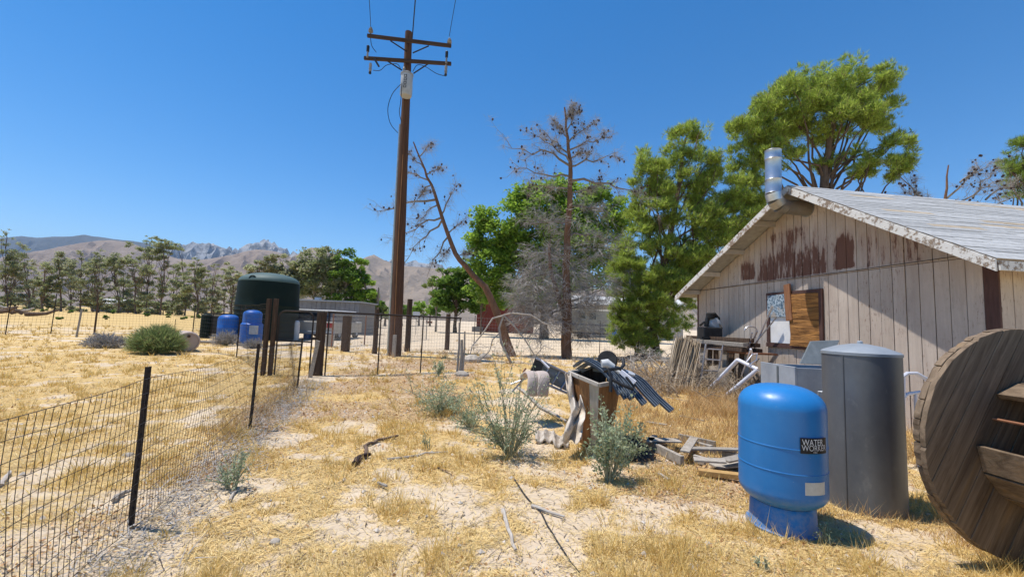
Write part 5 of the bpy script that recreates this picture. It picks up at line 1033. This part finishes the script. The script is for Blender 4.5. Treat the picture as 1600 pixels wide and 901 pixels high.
Yh = 128; a = at(143, 480, Yh); b = at(180, 480, Yh); zt = at(160, 472, Yh)[2]; t = thing('far_house', 'far house with white roof among the field trees', 'house', V((a[0]+b[0])/2, Yh, 0)); MB().box(a[0], b[0], Yh, Yh+6, 0, zt-.4).build('wall', M['grey_siding'], t); MB().prism([V(a[0]-.6, Yh-.6, zt-.4), V(b[0]+.6, Yh-.6, zt-.4), V(b[0]+.6, Yh+3, zt+1), V(a[0]-.6, Yh+3, zt+1)], Z*.15).build('roof', M['white_paint'], t)
for f_ in (.2, .6): x = a[0]+(b[0]-a[0])*f_; MB().box(x, x+1.2, Yh-.05, Yh-.005, 1.0, 2.0).build('window', M['dark_glass'], t)
Yq = 40; p = at(650, 510, Yq); t = thing('yard_sign', 'small white sign on a post right of the utility pole', 'sign', V(p[0], Yq, 0)); s0, s1 = at(645, 494, Yq), at(656, 487, Yq); MB().box(s0[0], s1[0], Yq, Yq+.03, s0[2], s1[2]).build('panel', M['white_paint'], t); MB().tube([V(p[0], Yq+.04, 0), V(p[0], Yq+.04, s1[2])], .03, 6).build('sign_post', M['galv_dull'], t)
p = G(670, 505); tag(MB().box(p[0]-1.2, p[0]+1.2, p[1], p[1]+1.0, 0, .8).box(p[0]-1.3, p[0]+1.3, p[1]-.1, p[1]+1.1, .82, .9).box(p[0]-1.1, p[0]-.9, p[1]-.2, p[1]-.02, 0, 1.2).build('rusty_trough', M['rusty'], None, p), 'small rusty trough far off in the sandy yard', 'trough')

# ------------------------------------------------------------------ junk by the barn wall
def rack():
    Yr0, Yr1 = 9.6, 11.4; c = at(1140, 560, 10.2)*V(1, 1, 0); t = thing('timber_rack', 'dark rack of old timber stacked along the barn wall', 'timber', c)
    def Q(u, d, z): return B(u, d, z)
    for i, (z, d) in enumerate(((1.20, .75), (1.08, .78), (1.20, .45), (1.08, .40), (1.31, .6))): MB().beam(Q(3.95, d, z), Q(6.5, d+random.uniform(-.1, .1), z+random.uniform(-.03, .03)), .14, .09).build('beam', M['grey_wood' if i in (0,) else 'post_wood'], t, bevel=.008)
    for i, u in enumerate((4.1, 4.35, 4.7, 5.0, 5.35, 5.6, 5.95, 6.2, 6.45)): MB().beam(Q(u, .6+random.uniform(-.1, .15), -.05), Q(u+random.uniform(-.05, .05), .55, 1.03), .17, .04, up=BN).build('upright', M['post_wood' if i % 3 else 'grey_wood'], t, bevel=.005)
    MB().beam(Q(3.6, .5, 1.03), Q(4.6, .5, 1.0), .5, .04).build('shelf', M['rusty'], t)
    for u in (4.5, 4.9, 5.5): MB().tube([Q(u, .85, 0), Q(u+.1, .8, .5), Q(u+.12, .82, .62)], [.16, .17, .12], 12).build('log_round', M['bark_pale'], t)
rack()
def engine():
    Ye = 11.0; b = at(1110, 532, Ye); t = thing('black_engine', 'black greasy engine sitting on the timber rack', 'engine', b); s = Ye/F; P_ = lambda x, y, o=0: at(x, y, Ye+o)
    MB().box(b[0]-.28, b[0]+.22, Ye-.22, Ye+.2, b[2], b[2]+.36).build('block', M['black'], t, bevel=.03); MB().lathe([(.05, -.12), (.16, -.1), (.17, 0), (.14, .08), (.04, .1)], P_(1117, 505), 14, (.2, -1, .2)).build('flywheel', M['metal_grey'], t, smooth=True)
    MB().tube([P_(1103, 510), P_(1106, 494), P_(1116, 490), P_(1122, 497), P_(1121, 512)], .055, 8).build('intake', M['black'], t, smooth=True); MB().tube([P_(1094, 508, -.1), P_(1100, 503), P_(1108, 505)], .03, 6).build('handle', M['black'], t)
    MB().lathe([(.10, 0), (.11, .02), (.11, .14), (.07, .17)], P_(1110, 498), 14).build('air_cleaner', M['rubber'], t, smooth=True); MB().beam(P_(1096, 527, -.25), P_(1128, 529, -.25), .05, .06).build('mount', M['black'], t)
    MB().tube([P_(1124, 525, -.2), P_(1128, 512, -.2), P_(1122, 503)], .02, 6).build('hose', M['rubber'], t)
engine()
def ladder():
    a0, a1 = G(1092, 612), G(1117, 612); Yt = 10.0; b0, b1 = at(1103, 537, Yt), at(1130, 539, Yt); t = thing('metal_ladder', 'short metal ladder leaning on the timber rack', 'ladder', (a0+a1)/2)
    MB().tube([a0, b0], .022, 6).build('rail', M['alu'], t); MB().tube([a1, b1], .022, 6).build('rail', M['alu'], t)
    for f_ in (.22, .45, .68, .9): MB().tube([a0+(b0-a0)*f_, a1+(b1-a1)*f_], .016, 6).build('rung', M['alu'], t)
ladder()
def frames():
    Yf = 8.9; P_ = lambda x, y, o=0: at(x, y, Yf+o); g0, g1 = G(1102, 614), G(1127, 624)
    t = thing('white_tube_frame', 'thick white tube frame with two legs leaning on rods', 'frame', (g0+g1)/2)
    MB().tube([g0, P_(1153, 562, .1)], .045, 10).build('leg', M['white_tube'], t, smooth=True); MB().tube([g1, P_(1184, 577, -.3)], .045, 10).build('leg', M['white_tube'], t, smooth=True); MB().tube([P_(1153, 562, .1), P_(1184, 577, -.3)], .042, 10).build('crossbar', M['white_tube'], t, smooth=True)
    for i, (x0, y0, x1, y1, r, lab) in enumerate(((1150, 610, 1207, 478, .020, 'longest steel rod leaning up to boarded window'), (1121, 606, 1214, 495, .016, 'second long thin rod below the longest one'), (1148, 600, 1183, 517, .02, 'rod with hooked top in the rod bundle'), (1158, 608, 1175, 520, .015, 'steep thin rod in the middle of the bundle'), (1155, 600, 1186, 560, .014, 'short rod at right of the bundle'), (1142, 590, 1172, 535, .013, 'short thin rod at left of the bundle'))):
        a = G(x0, max(y0, 600)); b = P_(x1, y1, .25); m = MB(); m.tube([a, b], r, 7)
        if i == 2: m.tube([b+V(.14*math.cos(q)-.14, 0, .10*math.sin(q)) for q in np.linspace(0, math.pi, 8)], r*.8, 6)
        tag(m.build('steel_rod', M['alu'], None, a, smooth=True), lab, 'rod', 'steel rods leaning by the barn')
    t = thing('white_folding_leg', 'thin white folding table leg standing beside metal box', 'table leg', G(1192, 612)); MB().tube([G(1192, 612), P_(1173, 545, -.2)], .022, 8).build('leg', M['white_tube'], t, smooth=True); MB().tube([G(1150, 612), P_(1173, 545, -.2)], .016, 8).build('strut', M['white_tube'], t, smooth=True); MB().tube([P_(1166, 566, -.2), P_(1176, 553, -.2), P_(1183, 552, -.2), P_(1182, 562, -.2), P_(1170, 570, -.2)], .014, 6).build('loop', M['white_tube'], t, smooth=True)
frames()
def cooler():
    x0, x1, y0, y1, h = 3.45, 4.3, 5.0, 5.68, 1.10; t = thing('metal_box', 'grey sheet metal cooler box between blue tank and barn', 'cooler', V((x0+x1)/2, (y0+y1)/2, 0)); T = .025
    b = MB(); b.box(x0, x0+T, y0, y1, 0, h); b.build('left_panel', M['metal_grey'], t, bevel=.004); MB().box(x0+T+.001, x1, y0, y0+T, 0, h-.01).build('front_panel', M['metal_grey'], t, bevel=.004)
    MB().box(x1-T, x1, y0+T+.001, y1, 0, h).build('right_panel', M['metal_grey'], t); MB().box(x0+T+.001, x1-T-.001, y1-T, y1, 0, h-.02).build('back_panel', M['metal_grey'], t); MB().box(x0+.03, x1-.03, y0+.03, y1-.03, .02, .05).build('floor', M['rusty'], t)
    MB().box(x0-.008, x0-.001, y0+.30, y0+.33, .1, h-.02).build('seam', M['slate_panel'], t); MB().box(x0-.02, x0-.001, y0+.28, y0+.35, .45, .50).build('latch', M['slate_panel'], t)
    a = V(3.62, 5.35, h+.0); b_ = V(3.78, 5.45, h+.34)
    t2 = tag(MB().prism([at(1250, 568, 5.1), at(1267, 533, 5.25), at(1312, 531, 5.25), at(1296, 570, 5.1)], V(.03, .06, 0)).build('leaning_slab', M['slate_panel'], None, a, bevel=.004), 'dark grey slab standing tilted on the metal box', 'slab')
cooler()
def chair():
    Yc0 = 4.9; P_ = lambda x, y, o=0: at(x, y, Yc0+o); b = P_(1436, 700)*V(1, 1, 0); t = thing('white_patio_chair', 'white tube patio chair half hidden between grey tank and reel', 'chair', b)
    for o_ in (0, .42):
        MB().tube([P_(1405, 592, o_), P_(1418, 583, o_), P_(1432, 583, o_), P_(1448, 592, o_), P_(1456, 606, o_)], .022, 8).build('arm', M['white_tube'], t, smooth=True)
        MB().tube([P_(1406, 626, o_), P_(1418, 615, o_), P_(1440, 612, o_), P_(1452, 622, o_), P_(1455, 640, o_)], .02, 8).build('seat_rail', M['white_tube'], t, smooth=True)
        q = P_(1430, 612, o_); MB().tube([q*V(1, 1, 0), q], .018, 8).build('leg', M['white_tube'], t); q = P_(1412, 588, o_); MB().tube([q*V(1, 1, 0)+V(-.05, 0, 0), q], .018, 8).build('leg', M['white_tube'], t)
    for f_ in np.linspace(0, 1, 5): MB().beam(P_(1410+36*f_, 618-4*math.sin(3*f_)), P_(1410+36*f_, 618-4*math.sin(3*f_), .42), .04, .008).build('slat', M['white_tube'], t)
    for f_ in np.linspace(0, 1, 4): MB().beam(P_(1408+6*f_, 615-28*f_), P_(1408+6*f_, 615-28*f_, .42), .04, .008).build('slat', M['white_tube'], t)
chair()
def reedmat():
    rng = np.random.default_rng(55)
    for (x0, x1, tx0, tx1, yb, yt, dY, lab) in ((1047, 1066, 1066, 1082, 608, 528, 0, 'left one of two straw coloured reed mats leaning together'), (1060, 1078, 1080, 1092, 612, 532, -.3, 'right one of two straw coloured reed mats leaning together')):
        a0, a1 = G(x0-9, yb), G(x1, yb+2); Yt = 10.6+dY; b0, b1 = at(tx0-9, yt, Yt), at(tx1, yt+3, Yt); t = thing('reed_mat', lab, 'reed mat', (a0+a1)/2, 'old reed mats leaning by the rack'); tr_ = MB(); n = 70
        for i in range(n):
            f_ = (i+rng.uniform(-.3, .3))/n; p = a0+(a1-a0)*f_; q = b0+(b1-b0)*f_+rng.normal(size=3)*V(.02, .03, .06); nn = V(0, -1, .3)*rng.uniform(0, .05); tr_.tube(path(p+nn, q+nn, 4, jit=.012, rng=rng), [.011, .011, .010, .008], 4, False)
        tr_.build('reeds', M['reed'], t); MB().prism([a0+V(0, .03, 0), a1+V(0, .03, 0), b1+V(0, .03, 0), b0+V(0, .03, 0)], V(0, .05, .0)).build('backing', M['veneer'], t)
reedmat()
def brush():
    rng = np.random.default_rng(66); c = G(1005, 590); t = thing('brush_pile', 'tangled pile of grey dead branches left of the reed mats', 'brush', c); m = MB(); nod = []
    for i in range(60):
        a = G(rng.uniform(970, 1060), rng.uniform(570, 598)); d = V(rng.normal()*.8, rng.normal()*.5, rng.uniform(.15, .9)); e = a+d*rng.uniform(.5, 1.3); p = path(a, e, 5, sag=.15, jit=.05, rng=rng); r = rng.uniform(.008, .028); m.tube(p, [r, r*.9, r*.7, r*.5, r*.3], 5, False); nod += p
    m.build('branches', M['deadwood'], t); q = np.array(nod); q = q[rng.integers(0, len(q), 500)]; tag(tri_soup('twigs', needle_tris(q, rdir(500, rng)+V(0, 0, .2), 3, .35, .010, .4, rng), M['twig'], t), kind='stuff')
brush()
def brush2(label, x0, x1, y0, y1, n, seed, hmax):
    rng = np.random.default_rng(seed); c = G((x0+x1)/2, (y0+y1)/2); t = thing('brush_pile', label, 'brush', c); m = MB(); nod = []
    for i in range(n):
        a = G(rng.uniform(x0, x1), rng.uniform(y0, y1)); e = a+V(rng.normal()*.5, rng.normal()*.35, rng.uniform(.1, hmax)); p = path(a, e, 5, sag=.12, jit=.06, rng=rng); r = rng.uniform(.006, .018); m.tube(p, [r, r*.9, r*.7, r*.5, r*.3], 5, False); nod += p
    m.build('branches', M['bark_pale'], t); q = np.array(nod); q = q[rng.integers(0, len(q), n*9)]; tag(tri_soup('twigs', needle_tris(q, rdir(len(q), rng)+V(0, 0, .3), 3, .28, .010, .4, rng), M['reed'], t), kind='stuff')
brush2('dry brown brush tangled round the metal ladder foot', 1082, 1130, 600, 618, 50, 67, .7)
brush2('dry brown brush between reed mats and slat bundle', 1020, 1062, 605, 622, 45, 68, .55)
brush2('dry brush at the foot of white tube frame', 1130, 1190, 612, 632, 40, 69, .5)
for i, (x, y, lab) in enumerate(((973, 566, 'black tyre lying flat nearest the mounted wheel'), (992, 563, 'black tyre lying in the middle of the row'), (1012, 561, 'black tyre farthest right under the pine'))):
    p = G(x, y); t = thing('discarded_tire', lab, 'tyre', p, 'old tyres lying under the pine'); MB().lathe([(.20, .02), (.33, 0), (.38, .06), (.38, .16), (.33, .22), (.20, .20), (.19, .11)], p, 24).build('tread', M['rubber'], t, smooth=True); MB().lathe([(.205, .05), (.19, .10), (.06, .11), (.05, .06)], p, 20).build('rim', M['metal_grey' if i == 0 else 'rusty'], t)

# ------------------------------------------------------------------ junk heap in the middle
def junk():
    Yj = 5.2; P_ = lambda x, y, o=0: at(x, y, Yj+o)
    b = G(925, 697); t = thing('wooden_cabinet', 'broken orange brown wooden cabinet standing upside down in weeds', 'cabinet', b)
    # six upright panels, wide at the top and narrow at the foot
    T = [P_(889, 583, .25), P_(905, 590, -.05), P_(936, 603, -.25), P_(963, 598, -.02), P_(972, 588, .35), P_(925, 578, .5)]
    Bt = [P_(903, 690, .15), P_(912, 694, .0), P_(933, 696, -.12), P_(948, 694, .0), P_(955, 690, .2), P_(930, 686, .3)]
    mats = ['oldwood', 'veneer', 'oldwood', 'oldwood', 'post_wood', 'post_wood']
    for i in range(6):
        j = (i+1) % 6; n = unit(np.cross(T[j]-T[i], Bt[i]-T[i]))
        for k2 in range(2):
            f0, f1 = k2/2+.012, (k2+1)/2-.012; q = lambda f_, A_, B_: A_+(B_-A_)*f_
            MB().prism([q(f0, T[i], T[j])+Z*random.uniform(-.03, .03), q(f1, T[i], T[j])+Z*random.uniform(-.03, .03), q(f1, Bt[i], Bt[j]), q(f0, Bt[i], Bt[j])], n*.018).build('panel', M['oldwood' if (i == 1 and k2 == 0) else mats[i]], t, bevel=.003)
    m = MB()
    for i in range(6): m.beam(T[i]+Z*.01, T[(i+1) % 6]+Z*.01, .035, .05)
    m.build('top_rim', M['cloth'], t, bevel=.008)
    # cloth draped on the left, folded to the ground
    cl = thing('draped_cloth', 'dirty beige cloth hanging from the cabinet onto the ground', 'cloth', G(895, 692)); nu, nv = 16, 26; vs = []; rng = np.random.default_rng(5)
    cx = [(888, 584, .15), (893, 615, .05), (900, 640, -.12), (894, 662, -.25), (889, 690, -.35)]
    for i in range(nu):
        u_ = i/(nu-1)
        for j in range(nv):
            v_ = j/(nv-1)*4; a = int(min(v_, 3.999)); f_ = v_-a; q = [cx[a][w_]*(1-f_)+cx[a+1][w_]*f_ for w_ in range(3)]; wd_ = 14+18*(j/(nv-1)); p = P_(q[0]+(u_-.35)*wd_, q[1], q[2]+.10*math.sin(u_*9+v_)+.06*math.sin(v_*5+u_*4)); p[2] = max(p[2]+.03*math.sin(u_*13+v_*2.1), zg(p)+.02); vs.append(p)
    fs = [(i*nv+j, i*nv+j+1, (i+1)*nv+j+1, (i+1)*nv+j) for i in range(nu-1) for j in range(nv-1)]
    o = MB().add(vs, fs).build('drape', M['cloth'], cl, smooth=True); s = o.modifiers.new('thick', 'SOLIDIFY'); s.thickness = .012; s2 = o.modifiers.new('sub', 'SUBSURF'); s2.levels = 1; s2.render_levels = 1
    vs = []; nu, nv = 18, 14
    for i in range(nu):
        for j in range(nv): p = G(838+50*i/(nu-1), 676+16*j/(nv-1)+ (8 if i > 9 else 0)); p[2] = zg(p)+.05+.05*math.sin(i*1.3+j*.9)*math.sin(j*.8); vs.append(p)
    o = MB().add(vs, [(i*nv+j, i*nv+j+1, (i+1)*nv+j+1, (i+1)*nv+j) for i in range(nu-1) for j in range(nv-1)]).build('ground_fold', M['cloth'], cl, smooth=True); s = o.modifiers.new('thick', 'SOLIDIFY'); s.thickness = .02
    # curved dark slats
    sl_ = thing('slat_bundle', 'bundle of curved dark slate plastic channels lying over the cabinet', 'slats', P_(950, 600)); ctr = [(900, 575, .45), (918, 566, .2), (945, 580, .0), (962, 598, -.15), (975, 618, -.3)]
    for i in range(6):
        dx, dy, do = i*9.0, i*2.0-2+(i % 2)*3, i*.07; ln = [1, 1, 1, 1.15, 1.3, 1.5][i]; pts = [P_(900+(x-900)*ln*(.92)+dx*(.5+.5*k2/4), 567+(y-567)*(.85+.15*ln)+dy+(i*2 if k2 > 2 else 0), o_+do) for k2, (x, y, o_) in enumerate(ctr)]; fin = []
        for a in range(4):
            p0, p1, p2, p3 = pts[max(a-1, 0)], pts[a], pts[a+1], pts[min(a+2, 4)]
            for u_ in np.linspace(0, 1, 5)[:-1]: fin.append(.5*((2*p1)+(-p0+p2)*u_+(2*p0-5*p1+4*p2-p3)*u_*u_+(-p0+3*p1-3*p2+p3)*u_**3))
        fin.append(pts[-1]); m = MB(); sd = unit(V(.75, .55, .25))
        for a in range(len(fin)-1):
            p, q = fin[a], fin[a+1]; d = unit(q-p); up_ = unit(np.cross(sd, d)); up_ = up_ if up_[2] > 0 else -up_
            w = .045; m.hexa([p-sd*w, p+sd*w, q+sd*w, q-sd*w, p-sd*w+up_*.012, p+sd*w+up_*.012, q+sd*w+up_*.012, q-sd*w+up_*.012])
            for s_ in (-1, 0, 1): m.hexa([p+sd*(s_*w*.9-.006)+up_*.012, p+sd*(s_*w*.9+.006)+up_*.012, q+sd*(s_*w*.9+.006)+up_*.012, q+sd*(s_*w*.9-.006)+up_*.012, p+sd*(s_*w*.9-.006)+up_*.034, p+sd*(s_*w*.9+.006)+up_*.034, q+sd*(s_*w*.9+.006)+up_*.034, q+sd*(s_*w*.9-.006)+up_*.034])
        m.build('channel', M['slate'], sl_)
    # wheel, white jug and black frame on top
    wq = P_(949, 563, .25); t = thing('trailer_wheel', 'small black wheel with grey rim on top of slat bundle', 'wheel', wq); ax_ = unit(V(-.25, -1, .35)); MB().lathe([(.075, -.04), (.115, -.045), (.13, -.02), (.13, .02), (.115, .045), (.075, .04)], wq, 28, ax_).build('tyre', M['rubber'], t, smooth=True); MB().lathe([(.02, -.035), (.03, .03), (.06, .02), (.08, .035), (.08, -.03)], wq, 20, ax_).build('rim', M['slate_panel'], t, smooth=True)
    t = thing('white_jug', 'dirty white plastic canister lying beside the small wheel', 'canister', P_(950, 570)); MB().tube([P_(940, 568, -.05), P_(948, 567, -.05), P_(958, 574, -.05)], [.05, .055, .045], 12).build('body', M['white_paint'], t, smooth=True); MB().tube([P_(956, 573, -.06), P_(968, 582, -.1)], .022, 10).build('neck', M['white_paint'], t, smooth=True)
    t = thing('bent_tube_clamp', 'black bent tube frame clamped over the slats', 'frame', P_(965, 585))
    for pts in (((945, 580, -.2), (951, 577, -.25), (955, 590, -.3), (954, 612, -.33)), ((951, 577, -.25), (970, 575, -.2), (975, 570, -.1), (973, 560, 0)), ((970, 576, -.2), (980, 590, -.3), (992, 604, -.35)), ((956, 592, -.3), (970, 600, -.35), (990, 608, -.38))): MB().tube([P_(*q) for q in pts], .02, 8).build('tube', M['black'], t, smooth=True)
    MB().beam(P_(970, 580, -.25), P_(992, 598, -.35), .03, .05).build('bar', M['white_tube'], t); MB().lathe([(.05, 0), (.06, .01), (.06, .03), (.02, .035)], P_(984, 585, 0), 16, (0.3, -.3, 1)).build('disc', M['metal_grey'], t)
    # slate panel with rails, cushions
    Yk = 6.6; K = lambda x, y, o=0: at(x, y, Yk+o); t = thing('railed_panel', 'dark slate panel with pale rails tilted behind the cushions', 'panel', K(865, 615)*V(1, 1, 0))
    MB().prism([K(828, 583), K(838, 560), K(900, 590, .2), K(888, 612, .1)], V(.0, .03, .01)).build('sheet', M['slate_panel'], t); MB().tube([K(838, 560, -.03), K(902, 591, .17)], .02, 8).build('rail', M['alu'], t); MB().tube([K(826, 588, -.03), K(886, 614, .07)], .02, 8).build('rail', M['alu'], t)
    for f_ in (.0, .33, .58, .82): a, b_ = K(838, 560, -.03), K(902, 591, .17); c, d = K(826, 588, -.03), K(886, 614, .07); MB().tube([a+(b_-a)*f_, c+(d-c)*f_], .014, 6).build('crossbar', M['alu' if f_ else 'black'], t)
    MB().tube([K(846, 563, -.1), K(858, 575, -.2)], .02, 6).build('stub', M['alu'], t); MB().prism([K(826, 585, -.02), K(836, 560, -.02), K(850, 567, -.03), K(842, 588, -.03)], V(0, -.01, 0)).build('end_plate', M['black'], t)
    for i, (x, lab) in enumerate(((828, 'left one of two pinkish beige folded cushions'), (844, 'right one of two pinkish beige folded cushions'))):
        t = thing('folded_cushion', lab, 'cushion', K(x, 615)*V(1, 1, 0)); pts = [K(x-9, 594, -.05), K(x-4, 586, -.15), K(x+3, 583, -.25), K(x+6, 592, -.35), K(x+3, 606, -.38), K(x+3, 620, -.38)]; vs = []; ex_ = V(.085, .03, 0)
        for p in pts: vs += [p-ex_, p-ex_*.4+V(0, -.012, .012), p+ex_*.4+V(0, -.012, .012), p+ex_]
        o = MB().add(vs, [(a*4+b, a*4+b+1, a*4+b+5, a*4+b+4) for a in range(5) for b in range(3)]).build('pad', M['cushion'], t, smooth=True); s = o.modifiers.new('thick', 'SOLIDIFY'); s.thickness = .05; s2 = o.modifiers.new('sub', 'SUBSURF'); s2.levels = 2; s2.render_levels = 2
    t = thing('broken_chair_frame', 'old broken chair frame of pale rods behind the cushions', 'frame', K(800, 615)*V(1, 1, 0))  # pale rods of a broken chair frame
    for pts in (((800, 612), (820, 590), (836, 586)), ((812, 602), (818, 580), (822, 575)), ((798, 600), (830, 588))): MB().tube([K(*q) for q in pts], .014, 6).build('rod', M['rusty' if pts[0][0] == 812 else 'alu'], t)
junk()
def pallets():
    def G2(x, y, z=0): return G(x, y, z)
    t = thing('broken_pallet', 'left broken grey wooden pallet beside the cabinet', 'pallet', G(1040, 705)); h = .13
    for a, b, w in (((1012, 700), (1066, 728), .05), ((1060, 690), (1118, 703), .04)): MB().beam(G(*a)+Z*.06, G(*b)+Z*.06, w, .10).build('stringer', M['grey_wood'], t, bevel=.004)
    for a, b, w in (((1012, 686), (1062, 688), .16), ((1070, 705), (1084, 684), .10), ((1014, 690), (1023, 680), .07)): MB().beam(G(*a, z=.13), G(*b, z=.13), w, .018).build('slat', M['grey_wood'], t, bevel=.003)
    MB().box(*(lambda p: (p[0]-.05, p[0]+.06, p[1]-.05, p[1]+.05, 0, .11))(G(1032, 706))).build('block', M['post_wood'], t)
    t = thing('broken_pallet', 'right broken grey wooden pallet reaching behind the blue tank', 'pallet', G(1130, 720))
    for a, b, w, z in (((1078, 700), (1172, 702), .09, .12), ((1084, 717), (1134, 720), .13, .10), ((1132, 719), (1180, 709), .12, .11), ((1116, 728), (1175, 722), .15, .03), ((1085, 690), (1112, 697), .06, .08)): MB().beam(G(*a, z=z), G(*b, z=z+random.uniform(0, .03)), w, .02).build('slat', M['grey_wood'], t, bevel=.003)
    for a, b in (((1084, 722), (1102, 727)), ((1128, 716), (1165, 722)), ((1080, 708), (1150, 712))): MB().beam(G(*a)+Z*.045, G(*b)+Z*.045, .045, .085).build('stringer', M['grey_wood'], t, bevel=.004)
    a, b = G(1091, 742), G(1160, 752); tag(MB().beam(a+Z*.04, b+Z*.05, .09, .05).build('orange_board', M['plank_orange'], None, a, bevel=.005), 'orange brown board lying on litter in front of pallets', 'board')
pallets()
def mound():  # crumpled black sheet placed to stand for a patch of dark shade
    rng = np.random.default_rng(31); c = G(988, 712); t = thing('shade_mound', 'crumpled black tarp put in for dark shade between cabinet and pallets', 'mound', c); n = 26; vs = []
    for i in range(n):
        for j in range(n):
            u_, v_ = i/(n-1)*2-1, j/(n-1)*2-1; r_ = math.hypot(u_, v_); x_, y_ = c[0]+u_*.30, c[1]+v_*.30+.1
            z_ = max(0, 1-r_**1.6)*.20*(.6+.9*float(fbm(np.array(u_*3.1+4), np.array(v_*3.1+9), 3)))+.05*abs(float(fbm(np.array(u_*7+1), np.array(v_*7+2), 2))-.5); vs.append(V(x_, y_, z_+zg((x_, y_))-.01))
    MB().add(vs, [(i*n+j, (i+1)*n+j, (i+1)*n+j+1, i*n+j+1) for i in range(n-1) for j in range(n-1)]).build('sheet', M['black'], t)
mound()
for i, (a, b, w, lab) in enumerate((((1010, 662), (1042, 668), .05, 'short grey board in weeds above the left pallet'), ((1062, 652), (1100, 661), .04, 'thin grey board lying in weeds mid right'), ((860, 676), (884, 690), .04, 'small grey board in front of the folded cloth'), ((1030, 742), (1046, 752), .03, 'tiny grey board before the left pallet'), ((590, 760), (604, 766), .02, 'tiny wood scrap below the dark branch'))):
    p, q = G(*a)+Z*.03, G(*b)+Z*.035; tag(MB().beam(p+Z*zg(p), q+Z*zg(q), w, .018).build('scrap_board', M['grey_wood'], None, p, bevel=.002), lab, 'board')
# ------------------------------------------------------------------ sticks, stones and wires on the ground
def stick(label, pts, r, mat='deadwood', cat='stick', name='fallen_stick'):
    w = [G(*q)+Z*(r*.9+.006) for q in pts]; w = [q+Z*zg(q) for q in w]; m = MB(); fin = []
    for a in range(len(w)-1):
        for s in np.linspace(0, 1, 4)[:-1]: fin.append(w[a]+(w[a+1]-w[a])*s+RNG.normal(size=3)*r*.25)
    fin.append(w[-1]); m.tube(fin, [r*(1-.45*i/(len(fin)-1)) for i in range(len(fin))], 7); return tag(m.build(name, M[mat], None, w[0], smooth=True), label, cat)
stick('gnarled dark branch lying across the middle of the path', [(556, 728), (572, 715), (572, 700), (590, 692), (622, 684)], .026, 'bark')
stick('short charred piece at lower end of the dark branch', [(553, 732), (562, 722), (578, 716)], .032, 'cone')
stick('long thin pale stick right of the dark branch', [(605, 722), (640, 716), (665, 710), (700, 707)], .013)
stick('thick pale stick pointing at the camera near bottom center', [(786, 800), (794, 828), (806, 860)], .018)
stick('pale split stick beside the dark hose line', [(832, 792), (850, 799), (882, 808)], .016)
stick('short forked twig near center of the path', [(684, 732), (696, 738), (708, 746)], .007, 'bark')
stick('white stick below the small fence saltbush', [(358, 788), (364, 778), (372, 769)], .012)
stick('curved white branch behind the mesh fence', [(178, 790), (190, 780), (205, 775)], .02)
stick('pale bent branch at left edge behind the fence', [(0, 768), (8, 755), (14, 745)], .02)
stick('dead twig lying at the left foot of the path', [(380, 786), (392, 775), (400, 768)], .006, 'bark')
stick('thin dark twig near bottom left of the path', [(460, 882), (470, 873), (478, 866)], .008, 'bark')
stick('dark hose line running to the camera right of center', [(803, 748), (820, 775), (845, 800), (862, 830), (885, 865), (905, 893)], .008, 'rubber', 'hose', 'garden_hose')
stick('orange cord stub at foot of the second fence post', [(388, 668), (400, 668), (410, 667)], .012, 'plank_orange', 'rope', 'orange_rope')
stick('grey pole lying in weeds behind largest saltbush', [(808, 607), (845, 640), (885, 662)], .035)
stick('pale wire trailing through weeds right of the slats', [(1040, 620), (1085, 628), (1150, 645)], .010)
for i, (x, y, s, lab) in enumerate(((722, 588, .16, 'grey rock at foot of the grey stakes'), (738, 566, .28, 'tan rock right of the grey stakes'), (758, 560, .22, 'tan rock under the broken white branch'), (246, 811, .035, 'white pebble beside the first fence post'), (430, 848, .03, 'pale pebble near bottom left of the path'), (200, 714, .05, 'white stone behind the mesh fence'), (1066, 705, .05, 'white stone at the broken pallet'))):
    p = G(x, y); rng = np.random.default_rng(900+i); m = MB().ball((0, 0, 0), s, 10, 7, (1.2, .9, .7)); v = m.v[0]; v *= (1+.35*(fbm(v[:, 0]/s*1.2+i*5, v[:, 2]/s*1.2+v[:, 1]/s, 3)[:, None]-.5)); m.v[0] = v+p+Z*s*.3
    tag(m.build('rock', M['rock'], None, p, smooth=False), lab, 'rock')

# ------------------------------------------------------------------ haze
hz = bpy.data.materials.new('haze'); hz.use_nodes = True; hz.node_tree.nodes.clear()
ho = hz.node_tree.nodes.new('ShaderNodeOutputMaterial'); hv = hz.node_tree.nodes.new('ShaderNodeVolumePrincipled')
hv.inputs['Color'].default_value = (.55, .73, 1.0, 1); hv.inputs['Density'].default_value = 0.00007; hv.inputs['Anisotropy'].default_value = 0.0
hz.node_tree.links.new(hv.outputs[0], ho.inputs['Volume'])
o = MB().box(-10500, 10500, -80, 7300, -14, 1250).build('haze', hz, None, (0, 0, 0)); o['kind'] = 'stuff'; o['label'] = 'thin blue air haze over the far mountains'; o['category'] = 'haze'
